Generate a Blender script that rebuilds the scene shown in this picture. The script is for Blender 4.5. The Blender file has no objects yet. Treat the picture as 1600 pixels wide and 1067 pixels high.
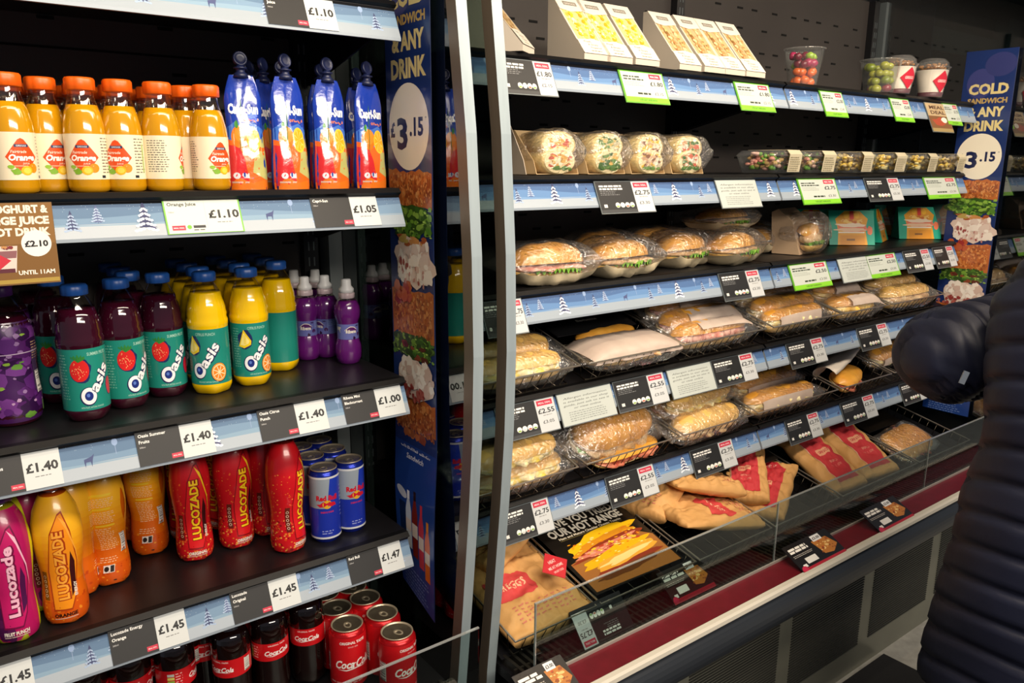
import bpy, bmesh, math, random
from mathutils import Vector, Matrix, noise
from mathutils.geometry import tessellate_polygon
R=math.radians; PI=math.pi; sin=math.sin; cos=math.cos
sc=bpy.context.scene; col=sc.collection
rnd=random.Random(7)
# ------------------------------------------------------------------ camera
FPX,PITCH,YAW,ROLL=1228.4,R(12.767),R(37.14),R(0.327)
CAM=Vector((0,-1.30,1.50))
FWv=Vector((sin(YAW)*cos(PITCH),cos(YAW)*cos(PITCH),-sin(PITCH)))
_rt=Vector((cos(YAW),-sin(YAW),0)); _up=_rt.cross(FWv)
RTv=_rt*cos(ROLL)+_up*sin(ROLL); UPv=-_rt*sin(ROLL)+_up*cos(ROLL)
cd=bpy.data.cameras.new('camera'); cam=bpy.data.objects.new('camera',cd); col.objects.link(cam)
cd.sensor_width=36; cd.lens=FPX/1600*36; cd.clip_start=.02
M=Matrix((RTv,UPv,-FWv)).transposed().to_4x4(); M.translation=CAM; cam.matrix_world=M
sc.camera=cam
# ------------------------------------------------------------------ world, lights, exposure
sc.view_settings.view_transform='Standard'; sc.view_settings.look='None'
sc.view_settings.gamma=1; sc.view_settings.use_curve_mapping=False
sc.view_settings.exposure=0.0
w=bpy.data.worlds.new('world'); sc.world=w; w.use_nodes=True
w.node_tree.nodes['Background'].inputs[0].default_value=(.55,.62,.75,1)
w.node_tree.nodes['Background'].inputs[1].default_value=.20
def area(name,loc,rot,sx,sy,e,c):
    l=bpy.data.lights.new(name,'AREA'); l.shape='RECTANGLE'; l.size=sx; l.size_y=sy; l.energy=e; l.color=c
    o=bpy.data.objects.new(name,l); o.location=loc; o.rotation_euler=rot; col.objects.link(o); return o
WARM=(1,.80,.56)
area('canopy_led_left',(.15,-.44,2.22),(R(24),0,0),1.3,.04,4,WARM)
area('canopy_led_right',(1.95,-.44,2.22),(R(24),0,0),2.1,.04,6,WARM)
area('shop_ceiling_lamp',(1.25,-1.35,2.75),(R(34),0,0),2.8,.30,62,(1,.84,.66))
area('front_fill_light',(.9,-2.9,2.35),(R(66),0,R(-12)),2.4,.35,75,(1,.88,.74))  # added soft fill, out of view, brightening the fridge fronts from behind the camera
# ------------------------------------------------------------------ small helpers
def at(px,py,y):
    "point of the vertical plane y under a photograph pixel"
    d=FWv+RTv*((px-800)/FPX)-UPv*((py-533.5)/FPX); return CAM+d*((y-CAM.y)/d.y)
def on(px,py,z):
    "point of the level plane z under a photograph pixel"
    d=FWv+RTv*((px-800)/FPX)-UPv*((py-533.5)/FPX); return CAM+d*((z-CAM.z)/d.z)
def X(px,y,z):
    "x of a thing standing at depth y, height z, seen in column px"
    k=(px-800)/FPX; v=Vector((0,y,z))-CAM
    return (k*FWv.dot(v)-RTv.dot(v))/(RTv.x-k*FWv.x)
def lin(c):
    if isinstance(c,str):
        c=tuple(int(c[i:i+2],16)/255 for i in (0,2,4))
    return tuple(x/12.92 if x<=.04045 else ((x+.055)/1.055)**2.4 for x in c[:3])
def empty(name,loc=(0,0,0),rz=0,label=None,cat=None,group=None):
    o=bpy.data.objects.new(name,None); col.objects.link(o); o.location=loc; o.rotation_euler=(0,0,rz); o.empty_display_size=.05
    return tag(o,label,cat,group)
def tag(o,label=None,cat=None,group=None,kind=None):
    for k,v in (('label',label),('category',cat),('group',group),('kind',kind)):
        if v: o[k]=v
    return o
def dup(root,loc=None,rz=None,label=None,group=None,parent=None):
    r=root.copy(); col.objects.link(r)
    if parent: r.parent=parent
    if loc is not None: r.location=loc
    if rz is not None: r.rotation_euler[2]=rz
    if label: r['label']=label
    if group: r['group']=group
    for ch in root.children: dup(ch,parent=r)
    return r
class Proto:
    "first use moves the thing itself, every later use copies it"
    def __init__(s,root): s.root=root; s.used=False
    def put(s,loc,rz=0,label=None,group=None,rx=None,ry=None,sc=None):
        o=dup(s.root) if s.used else s.root; s.used=True
        o.location=loc; o.rotation_euler=(rx or 0,ry or 0,rz)
        if sc: o.scale=sc
        if label: o['label']=label
        if group: o['group']=group
        return o
# ------------------------------------------------------------------ materials
def mat(name,c,rough=.5,metal=0,noise_amt=0,noise_scale=20,c2=None,bump=0,bscale=60,coat=0,spec=.5,trans=0,sub=0,stretch=None):
    m=bpy.data.materials.new(name); m.use_nodes=True; nt=m.node_tree; n=nt.nodes; L=nt.links; b=n['Principled BSDF']
    c=lin(c); b.inputs['Base Color'].default_value=(*c,1); b.inputs['Roughness'].default_value=rough
    b.inputs['Metallic'].default_value=metal; b.inputs['Coat Weight'].default_value=coat; b.inputs['Coat Roughness'].default_value=.05
    b.inputs['Specular IOR Level'].default_value=spec; b.inputs['Transmission Weight'].default_value=trans
    b.inputs['Subsurface Weight'].default_value=sub; b.inputs['Subsurface Radius'].default_value=(.01,.006,.003)
    tc=n.new('ShaderNodeTexCoord'); src=tc.outputs['Object']
    if stretch:
        mp=n.new('ShaderNodeMapping'); mp.inputs['Scale'].default_value=stretch; L.new(src,mp.inputs[0]); src=mp.outputs[0]
    if c2:
        t=n.new('ShaderNodeTexNoise'); t.inputs['Scale'].default_value=noise_scale; t.inputs['Detail'].default_value=5; L.new(src,t.inputs[0])
        r=n.new('ShaderNodeValToRGB'); r.color_ramp.elements[0].position=.5-noise_amt; r.color_ramp.elements[1].position=.5+noise_amt
        r.color_ramp.elements[0].color=(*c,1); r.color_ramp.elements[1].color=(*lin(c2),1)
        L.new(t.outputs['Fac'],r.inputs[0]); L.new(r.outputs[0],b.inputs['Base Color'])
    if bump:
        t=n.new('ShaderNodeTexNoise'); t.inputs['Scale'].default_value=bscale; t.inputs['Detail'].default_value=4; L.new(src,t.inputs[0])
        q=n.new('ShaderNodeBump'); q.inputs['Strength'].default_value=bump; q.inputs['Distance'].default_value=.004
        L.new(t.outputs['Fac'],q.inputs['Height']); L.new(q.outputs[0],b.inputs['Normal'])
    return m
def clear(name,tint,gloss=.12,rough=.03,bump=0,bscale=40,milk=0,milkc='ffffff',fres=1.45):
    "thin clear sheet: see-through with mirror reflection rising at grazing angles, optional milkiness"
    m=bpy.data.materials.new(name); m.use_nodes=True; nt=m.node_tree; n=nt.nodes; L=nt.links
    n.remove(n['Principled BSDF']); out=n['Material Output']
    tr=n.new('ShaderNodeBsdfTransparent'); tr.inputs[0].default_value=(*lin(tint),1)
    gl=n.new('ShaderNodeBsdfGlossy'); gl.inputs['Roughness'].default_value=rough; gl.inputs[0].default_value=(1,1,1,1)
    fr=n.new('ShaderNodeLayerWeight'); fr.inputs['Blend'].default_value=.5
    pw=n.new('ShaderNodeMath'); pw.operation='POWER'; pw.inputs[1].default_value=4.5; L.new(fr.outputs['Facing'],pw.inputs[0])
    ad=n.new('ShaderNodeMath'); ad.operation='MULTIPLY_ADD'; ad.inputs[1].default_value=.8; ad.inputs[2].default_value=gloss; ad.use_clamp=True; L.new(pw.outputs[0],ad.inputs[0])
    mx=n.new('ShaderNodeMixShader'); L.new(ad.outputs[0],mx.inputs[0]); L.new(gl.outputs[0],mx.inputs[2])
    base=tr.outputs[0]
    if milk:
        df=n.new('ShaderNodeBsdfDiffuse'); df.inputs[0].default_value=(*lin(milkc),1)
        m2=n.new('ShaderNodeMixShader'); m2.inputs[0].default_value=milk; L.new(tr.outputs[0],m2.inputs[1]); L.new(df.outputs[0],m2.inputs[2]); base=m2.outputs[0]
    L.new(base,mx.inputs[1]); L.new(mx.outputs[0],out.inputs[0])
    if bump:
        tc=n.new('ShaderNodeTexCoord')
        t=n.new('ShaderNodeTexNoise'); t.inputs['Scale'].default_value=bscale; t.inputs['Detail'].default_value=3; t.inputs['Distortion'].default_value=1.5; L.new(tc.outputs['Object'],t.inputs[0])
        q=n.new('ShaderNodeBump'); q.inputs['Strength'].default_value=bump; q.inputs['Distance'].default_value=.01
        L.new(t.outputs['Fac'],q.inputs['Height']); L.new(q.outputs[0],gl.inputs['Normal']); L.new(q.outputs[0],fr.inputs['Normal'])
    return m
def printmat(name,rough,coat=0,bump=0):
    m=mat(name,'ffffff',rough,coat=coat,bump=bump,bscale=45); nt=m.node_tree
    a=nt.nodes.new('ShaderNodeAttribute'); a.attribute_name='Col'
    nt.links.new(a.outputs['Color'],nt.nodes['Principled BSDF'].inputs['Base Color']); return m
PR=printmat('printed_card',.7); PG=printmat('printed_film',.30,.3); PT=printmat('printed_ticket',.55); PF=printmat('printed_foil',.18,.8,.35); PM=printmat('printed_paper',.75,0,.25)
BLK=mat('black_enamel','16161a',.38,bump=.05,bscale=300)
BLK2=mat('black_shelf','0e0d10',.38,c2='151417',noise_amt=.3,noise_scale=8)
PANEL=mat('dark_grey_panel','403b39',.5,c2='48423f',noise_amt=.3,noise_scale=5)
SLOT=mat('slot_void','050505',.9)
RAIL=mat('rail_plastic','9aa6b2',.35)
LIP=mat('rail_lip','08080a',.5,spec=.25)
ALU=mat('brushed_aluminium','a3b1b7',.4,.25,c2='94a1a8',noise_amt=.3,noise_scale=60,stretch=(1,1,.05))
ALUS=mat('aluminium_side','807466',.4,.4)
STEEL=mat('steel_wire','c9c2b5',.3,.8)
GREYM=mat('grey_upright','6f7779',.5,.2)
GLASS=clear('end_glass','a9b4b0',.13,.01)
MIRG=clear('far_end_glass','8d9b9d',.16,.02)
ACRY=clear('acrylic_riser','dfe8e6',.05,.02)
ACRE=clear('acrylic_edge','cfdcd8',.25,.1,milk=.25)
FILM=clear('clear_film','ffffff',.17,.16,bump=1.0,bscale=55,milk=.04)
POT=clear('clear_pot','f8fbfa',.07,.05,milk=.07)
PET=clear('clear_pet','f2efe6',.10,.05)
# ------------------------------------------------------------------ mesh builder
class G:
    def __init__(s): s.v=[]; s.f=[]; s.m=[]; s.s=[]
    def add(s,vs,fs,m=0,smooth=False):
        o=len(s.v); s.v+= [tuple(p) for p in vs]
        for f in fs: s.f.append([i+o for i in f]); s.m.append(m); s.s.append(smooth)
    def box(s,x0,x1,y0,y1,z0,z1,m=0):
        s.add([(x,y,z) for z in (z0,z1) for y in (y0,y1) for x in (x0,x1)],[(0,2,3,1),(4,5,7,6),(0,1,5,4),(2,6,7,3),(0,4,6,2),(1,3,7,5)],m); return s
    def prism(s,poly,x0,x1,m=0,axis='x'):
        "poly of (y,z) pushed along x"
        n=len(poly); f={'x':lambda a,p:(a,p[0],p[1]),'y':lambda a,p:(p[0],a,p[1]),'z':lambda a,p:(p[0],p[1],a)}[axis]
        s.add([f(x0,p) for p in poly]+[f(x1,p) for p in poly],[list(range(n))[::-1],[i+n for i in range(n)]]+[(i,(i+1)%n,(i+1)%n+n,i+n) for i in range(n)],m); return s
    def loft(s,rings,m=0,smooth=True,caps=True,closed=True):
        n=len(rings[0]); vs=[p for r in rings for p in r]; fs=[]
        for k in range(len(rings)-1):
            for i in range(n if closed else n-1):
                j=(i+1)%n; fs.append((k*n+i,k*n+j,(k+1)*n+j,(k+1)*n+i))
        if caps: fs+= [list(range(n))[::-1],[(len(rings)-1)*n+i for i in range(n)]]
        s.add(vs,fs,m,smooth); return s
    def lathe(s,prof,n=24,m=0,c=(0,0),lobe=None,caps=True,smooth=True):
        rings=[]
        for r,z in prof:
            rr=[]
            for i in range(n):
                a=2*PI*i/n; q=r*(lobe(a,z) if lobe else 1); rr.append((c[0]+q*cos(a),c[1]+q*sin(a),z))
            rings.append(rr)
        return s.loft(rings,m,smooth,caps)
    def tube(s,pts,r,n=6,m=0,closed=False):
        P=[Vector(p) for p in pts]; rings=[]; N=len(P); up=None
        for i,p in enumerate(P):
            a=P[(i-1)%N] if (i or closed) else P[0]; b=P[(i+1)%N] if (i<N-1 or closed) else P[-1]
            t=(b-a).normalized()
            if up is None: up=Vector((0,0,1)) if abs(t.z)<.9 else Vector((1,0,0))
            u=(up-t*up.dot(t)).normalized(); v=t.cross(u); up=u
            rings.append([p+(u*cos(2*PI*k/n)+v*sin(2*PI*k/n))*r for k in range(n)])
        if closed: rings.append(rings[0])
        return s.loft(rings,m,True,not closed)
    def ball(s,c,rx,ry,rz,m=0,n=10,k=6,nz=0,seed=0):
        rings=[]
        for j in range(k+1):
            a=PI*j/k; rr=max(sin(a),.02)
            rings.append([(lambda q:(c[0]+rx*q[0],c[1]+ry*q[1],c[2]+rz*q[2]))(
                tuple(x*(1+nz*noise.noise(Vector((rr*cos(2*PI*i/n)*1.7+seed,rr*sin(2*PI*i/n)*1.7,cos(a)*1.7+seed)))) for x in (rr*cos(2*PI*i/n),rr*sin(2*PI*i/n),-cos(a)))) for i in range(n)])
        return s.loft(rings,m)
    def mesh(s,name,mats):
        me=bpy.data.meshes.new(name); me.from_pydata(s.v,[],s.f)
        for x in (mats if isinstance(mats,(list,tuple)) else [mats]): me.materials.append(x)
        me.polygons.foreach_set('material_index',s.m); me.polygons.foreach_set('use_smooth',s.s); me.update(); return me
    def build(s,name,mats,parent=None,**t):
        o=bpy.data.objects.new(name,s.mesh(name,mats)); col.objects.link(o)
        if parent: o.parent=parent
        return tag(o,**t)
def mobj(name,me,parent=None,**t):
    o=bpy.data.objects.new(name,me); col.objects.link(o)
    if parent: o.parent=parent
    return tag(o,**t)
# ------------------------------------------------------------------ flat art: shapes and lettering in (u,v), laid on any surface
_gl={}
def glyphs(s,bold=0,shear=0):
    k=(s,bold,shear)
    if k not in _gl:
        c=bpy.data.curves.new('t','FONT'); c.body=s; c.size=1; c.offset=bold; c.shear=shear; c.resolution_u=2; c.fill_mode='FRONT'
        o=bpy.data.objects.new('t',c); me=bpy.data.meshes.new_from_object(o)
        vs=[(v.co.x,v.co.y) for v in me.vertices]; fs=[tuple(p.vertices) for p in me.polygons]
        bpy.data.objects.remove(o); bpy.data.curves.remove(c); bpy.data.meshes.remove(me)
        xs=[p[0] for p in vs] or [0,1]; par=list(range(len(vs)))
        def root_(i):
            while par[i]!=i: par[i]=par[par[i]]; i=par[i]
            return i
        for f in fs:
            for q in f[1:]: par[root_(q)]=root_(f[0])
        lo={}
        for i,v in enumerate(vs): r=root_(i); lo[r]=min(lo.get(r,9e9),v[0])
        rk={r:n%2 for n,r in enumerate(sorted(lo,key=lo.get))}
        _gl[k]=(vs,([f for f in fs if rk[root_(f[0])]==0],[f for f in fs if rk[root_(f[0])]==1]),min(xs),max(xs))
    return _gl[k]
class Art:
    def __init__(s): s.it=[]
    def poly(s,pts,c,l=0):
        t=tessellate_polygon([[Vector((p[0],p[1],0)) for p in pts]]); s.it.append((lin(c),l,list(pts),[tuple(x) for x in t])); return s
    def rect(s,x0,y0,x1,y1,c,l=0): s.it.append((lin(c),l,[(x0,y0),(x1,y0),(x1,y1),(x0,y1)],[(0,1,2,3)])); return s
    def ell(s,x,y,rx,ry,c,l=0,n=20,rot=0):
        p=[]
        for i in range(n):
            a=2*PI*i/n; u,v=rx*cos(a),ry*sin(a); p.append((x+u*cos(rot)-v*sin(rot),y+u*sin(rot)+v*cos(rot)))
        s.it.append((lin(c),l,p,[tuple(range(n))])); return s
    def blob(s,x,y,rx,ry,c,l=0,n=18,rough=.25,seed=0,rot=0):
        p=[]
        for i in range(n):
            a=2*PI*i/n; q=1+rough*noise.noise(Vector((cos(a)*1.8+seed*3.1,sin(a)*1.8,seed)))*1.6
            u,v=rx*cos(a)*q,ry*sin(a)*q; p.append((x+u*cos(rot)-v*sin(rot),y+u*sin(rot)+v*cos(rot)))
        return s.poly(p,c,l)
    def specks(s,x0,y0,x1,y1,n,cs,size,l=1,seed=0,asp=1):
        r=random.Random(seed)
        for i in range(n):
            q=size*r.uniform(.5,1.3); s.blob(r.uniform(x0+q,x1-q),r.uniform(y0+q*asp,y1-q*asp),q,q*asp*r.uniform(.6,1.1),r.choice(cs),l+i%3*.3,7,.35,i+seed)
        return s
    def lines(s,x0,y0,x1,y1,n,c,l=1,seed=1,fill=.45):
        "small print: rows of word-length dashes"
        r=random.Random(seed); h=(y1-y0)/n
        for i in range(n):
            x=x0; y=y1-(i+1)*h+h*(1-fill)/2; e=x1-(x1-x0)*r.uniform(0,.25)
            while x<e:
                q=min(x+r.uniform(1.2,4)*h*fill*1.2,e); s.rect(x,y,q,y+h*fill,c,l); x=q+h*.45
        return s
    def text(s,t,x,y,h,c,l=1,bold=0,shear=0,align='c',rot=0,w=None,sx=1):
        vs,fs,a,b=glyphs(t,bold,shear); k=h/.73; kx=k*sx
        if w: kx=w/max(b-a,1e-6)
        W=(b-a)*kx; ox={'c':-W/2,'l':0,'r':-W}[align]-a*kx
        p=[]
        for (u,v) in vs:
            u=u*kx+ox; v=v*k-(h/2 if align=='c' else 0); p.append((x+u*cos(rot)-v*sin(rot),y+u*sin(rot)+v*cos(rot)))
        for q in fs:
            if q: s.it.append((lin(c),l,p,q))
        return s
    def barcode(s,x0,y0,x1,y1,l=1,vert=True,c='222222'):
        r=random.Random(3); s.rect(x0,y0,x1,y1,'e8e4dc',l); q=y0 if vert else x0; e=y1 if vert else x1; st=(e-q)/22
        for i in range(22):
            if r.random()<.6:
                if vert: s.rect(x0+st,q+i*st,x1-st,q+i*st+st*.6,c,l+1)
                else: s.rect(q+i*st,y0+st,q+i*st+st*.6,y1-st,c,l+1)
        return s
    def xf(s,f):
        for i,(c,l,p,t) in enumerate(s.it): s.it[i]=(c,l,[f(*q) for q in p],t)
        return s
    def mesh(s,name,fn,mat=None,du=None,dv=None,smooth=True):
        bm=bmesh.new(); cols=[]; ci={}; its=[]; bbs=[]
        for c,l,p,t in sorted(s.it,key=lambda q:q[1]):     # stack overlapping shapes so that no two are coplanar
            us=set(i for f in t for i in f); xs=[p[i][0] for i in us]; ys=[p[i][1] for i in us]
            if not xs: continue
            b=(min(xs),max(xs),min(ys),max(ys)); lv=0
            for B in bbs:
                if B[4]>=lv and b[0]<B[1] and b[1]>B[0] and b[2]<B[3] and b[3]>B[2]: lv=B[4]+1
            bbs.append((*b,lv)); its.append((c,lv*.4,p,t))
        for c,l,p,t in its:
            if c not in ci: ci[c]=len(cols); cols.append(c)
            vv=[bm.verts.new((q[0],q[1],l)) for q in p]
            for f in t:
                ar=sum(p[f[i-1]][0]*p[f[i]][1]-p[f[i]][0]*p[f[i-1]][1] for i in range(len(f)))
                if ar<0: f=f[::-1]
                try: F=bm.faces.new([vv[i] for i in f])
                except ValueError: continue
                F.material_index=ci[c]; F.smooth=smooth
        for st,ax in ((du,0),(dv,1)):
            if not st: continue
            q=[v.co[ax] for v in bm.verts]; lo,hi=min(q),max(q)
            for k in range(math.floor(lo/st)+1,math.ceil(hi/st)):
                co=[0,0,0]; no=[0,0,0]; co[ax]=k*st; no[ax]=1
                bmesh.ops.bisect_plane(bm,geom=bm.verts[:]+bm.edges[:]+bm.faces[:],plane_co=co,plane_no=no,dist=1e-6)
        loose=[v for v in bm.verts if not v.link_faces]; bmesh.ops.delete(bm,geom=loose,context='VERTS')
        for v in bm.verts: v.co=Vector(fn(v.co.x,v.co.y,v.co.z))
        me=bpy.data.meshes.new(name); bm.to_mesh(me); bm.free()
        at_=me.color_attributes.new('Col','FLOAT_COLOR','CORNER'); buf=[]
        for p in me.polygons:
            c=cols[p.material_index]; buf+= [c[0],c[1],c[2],1.0]*p.loop_total
        at_.data.foreach_set('color',buf); me.polygons.foreach_set('material_index',[0]*len(me.polygons)); me.materials.append(mat or PR); return me
E16=.00018
def flat_fn(ox=0,oy=0,oz=0):       # art standing upright, facing -y
    return lambda u,v,l:(ox+u,oy-E16*(l+1),oz+v)
def round_fn(rad):                 # art wrapped round a bottle; rad(z) is its radius
    def f(u,v,l):
        r0=rad(v); r=r0+.0004+E16*l; a=u/r0; return (r*sin(a),-r*cos(a),v)
    return f
def prof_r(prof):
    def f(z):
        for (r0,z0),(r1,z1) in zip(prof,prof[1:]):
            if z0<=z<=z1: return r0+(r1-r0)*(z-z0)/max(z1-z0,1e-9)
        return prof[-1][0]
    return f
# ------------------------------------------------------------------ setting
FLOOR=mat('floor_tile','8d8c86',.5,c2='a5a49d',noise_amt=.2,noise_scale=30)
g=G(); g.box(-2.5,6,-3.6,1.6,-.05,0); g.build('floor',FLOOR,kind='structure')
g=G(); g.box(-2.5,6,1.5,1.6,0,3); g.build('wall_back',mat('wall_paint','2b2c2e',.8),kind='structure')
g=G(); g.box(-2.5,2.255,-3.0,-.262,0,.008); o=g.build('floor_mat',mat('rubber_mat','0b0b0d',.85,bump=.3,bscale=200),label='black rubber mat on the floor along the fridge foot',cat='mat')
# ------------------------------------------------------------------ cabinets
FP0=[(2.36,-.03),(1.95,-.105),(1.77,-.123),(1.55,-.152),(1.34,-.167),(1.16,-.171),(1.0,-.165),(.85,-.152),(.65,-.13),(.457,-.107),(.36,-.10)]
def side_panel(par,x,w_,glass,dy=0):
    FP=[(z,y+dy) for z,y in FP0]; g=G(); prof=[(y+.012,z) for z,y in FP]+[(.42,.36),(.42,2.36)]
    g.prism(prof,x+w_/2-.003,x+w_/2+.003); g.build('glass_pane',glass,par)
    g=G(); n=len(FP)
    for k in range(n-1):
        (z0,y0),(z1,y1)=FP[k],FP[k+1]
        for xa,xb,ya,yb,m in ((x,x+w_,0,0,0),):
            g.add([(x,y0,z0),(x+w_,y0,z0),(x+w_,y1,z1),(x,y1,z1)],[(0,1,2,3)],0,True)
            g.add([(x,y0,z0),(x,y0+.03,z0),(x,y1+.03,z1),(x,y1,z1)],[(0,3,2,1)],1,True)
            g.add([(x+w_,y0,z0),(x+w_,y0+.03,z0),(x+w_,y1+.03,z1),(x+w_,y1,z1)],[(0,1,2,3)],1,True)
            g.add([(x,y0+.03,z0),(x+w_,y0+.03,z0),(x+w_,y1+.03,z1),(x,y1+.03,z1)],[(0,3,2,1)],1,True)
    g.build('edge_frame',[ALU,ALUS],par,label='curved aluminium edge trim')
def cabinet(name,x0,x1,joints,label,uprights):
    c=empty(name,(x0,0,0),0,label,'fridge'); 
    def bb(nm,m,*b,**t):
        g=G(); g.box(b[0]-x0,b[1]-x0,*b[2:]); return g.build(nm,m,c,**t)
    xs=[x0]+joints+[x1]
    for a,b in zip(xs,xs[1:]):
        bp=bb('back_panel',PANEL,a+.004,b-.004,.42,.44,.3,2.1)
        r=random.Random(int(a*10)+3); s=G()
        zs=[.62,.69,.86,.93,1.0,1.18,1.25,1.32,1.36,1.52,1.56,1.60,1.665,1.75,1.82,1.86,1.93,1.99]
        for i,z in enumerate(zs):
            q=a+.06+(i%2)*.05
            while q<b-.08:
                if r.random()<.8: s.box(q-x0,q+.028-x0,.4185,.4205,z,z+.006)
                q+=r.choice([.075,.11,.13])
        s.build('slot',SLOT,bp,kind='stuff')
        g=G(); g.box(a+.004-x0,b-.004-x0,.416,.42,1.70,1.704); g.box(a+.004-x0,b-.004-x0,.416,.42,1.19,1.194); g.build('panel_seam',SLOT,bp)
    for ux in uprights:
        u=bb('upright',BLK,ux-.017,ux+.017,.395,.42,.3,2.1)
        g=G()
        for sx in (-.006,.006):
            for k in range(44): g.box(ux+sx-.0015-x0,ux+sx+.0015-x0,.3935,.396,.5+k*.035,.52+k*.035)
        g.build('upright_slot',GREYM,u,kind='stuff')
    bb('canopy',BLK,x0,x1,-.48,.44,2.25,2.36); bb('lamp_cover',RAIL,x0+.02,x1-.02,-.46,-.38,2.24,2.25)
    bb('deck_pan',BLK2,x0,x1,-.10,.42,.44,.478); bb('deck_front',BLK,x0,x1,-.232,-.10,.44,.462)
    g=G(); n=int((x1-x0)/.017)
    for k in range(n): g.box(.008+k*.017,.015+k*.017,-.222,-.10,.462,.482)
    g.box(0,x1-x0,-.226,-.220,.462,.484); g.box(0,x1-x0,-.165,-.160,.462,.480)
    g.build('grille_slat',mat('grille','3a3733',.35,.5),c,kind='stuff')
    # bumper: red insert, white nosing, dark rounded rail
    bb('bumper_insert',mat('red_insert','6c1522',.32,c2='591019',noise_amt=.3,noise_scale=30),x0,x1,-.305,-.233,.44,.494)
    bb('bumper_edge',mat('inner_trim','bdb9b0',.3,.5),x0,x1,-.233,-.2285,.44,.500)
    g=G(); P=[(-.306,.499),(-.318,.499),(-.323,.495),(-.324,.486),(-.306,.478)]
    g.prism(P,0,x1-x0); g.build('bumper_nosing',mat('pale_nosing','cfc9bb',.35),c)
    g=G(); P=[(-.30,.478)]+[(-.30-.030*sin(a),.433+.045*cos(a)) for a in [i*PI/12 for i in range(1,12)]]+[(-.30,.388),(-.26,.388),(-.26,.478)]
    g.prism(P,0,x1-x0); g.build('bumper_rail',mat('bumper_rubber','2c3036',.36),c)
    bb('plinth_cap',mat('plinth_trim','3b3c38',.4,.3),x0,x1,-.262,-.22,.355,.40)
    pl=bb('plinth_panel',mat('plinth_sheet','8f8f80',.30,.4,c2='7f7f72',noise_amt=.3,noise_scale=6),x0,x1,-.245,-.20,0,.355)
    g=G()
    for k in range(int((x1-x0)/.42)):
        for j in range(30):
            q=.04+k*.42; g.box(q,q+.36,-.2475,-.2445,.09+j*.0082,.0935+j*.0082)
    g.build('louvre_slot',mat('louvre_dark','2b2b27',.5),pl,kind='stuff')
    return c
cl=cabinet('drinks_fridge',-.42,.742,[],'black open-front drinks fridge left of the aluminium frames',[-.36,.712])
cr=cabinet('sandwich_fridge',.872,3.035,[1.908],'long black open-front sandwich fridge right of the aluminium frames',[.90,1.908,3.0])
side_panel(cl,.769-(-.42),.022,GLASS); side_panel(cr,.843-.872,.022,GLASS); side_panel(cr,3.045-.872,.022,MIRG,-.07)
for c,x0,bs in ((cl,-.42,((.744,.776,.37,.42),(.782,.80,.30,.42))),(cr,.872,((3.036,3.07,.38,.42),))):
    for b in bs:
        g=G(); g.box(b[0]-x0,b[1]-x0,b[2],b[3],.3,2.1); g.build('corner_post',GREYM,c)
g=G(); g.box(-.42-.872,3.3-.872,.445,.5,.0,2.26); g.build('rear_shell',BLK,cr)
def riser(par,x0,xa,joints):
    xs=joints
    for a,b in zip(xs,xs[1:]):
        g=G(); g.box(a+.002-x0,b-.002-x0,-.2275,-.2235,.484,.66); r=g.build('riser_pane',ACRY,par)
        g=G(); g.box(a+.002-x0,b-.002-x0,-.2278,-.2232,.6601,.6625); g.box(a+.002-x0,a+.0045-x0,-.2278,-.2232,.484,.66); g.build('riser_edge',ACRE,r)
riser(cl,-.42,0,[-.42,.742]); riser(cr,.872,0,[.872,1.665,2.46,3.03])
# ------------------------------------------------------------------ snow scene for the shelf edges
SH=.0582
def fir(a,x,y,h,l=3,dark='41476b',snow=None,seed=0):
    r=random.Random(seed)
    for k in range(5):
        w_=h*(.36-.06*k); z=y+h*(.05+.15*k); p=[]
        n=7
        for i in range(n): p.append((x-w_+2*w_*i/(n-1),z+(h*.07 if i%2 else 0)+r.uniform(-.02,.02)*h))
        p+=[(x+w_*.55,z+h*.15),(x+w_*.2,z+h*.30),(x,z+h*.36),(x-w_*.2,z+h*.30),(x-w_*.55,z+h*.15)]
        a.poly(p,dark,l+k*.2)
        if snow:
            for s_ in (-1,1):
                for q in range(3):
                    cx=x+s_*w_*(.2+.27*q); a.blob(cx,z+h*(.13-.03*q),w_*.17,h*.045,snow,l+1.2+k*.2,7,.3,seed+q)
    a.rect(x-h*.02,y,x+h*.02,y+h*.08,dark,l)
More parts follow.
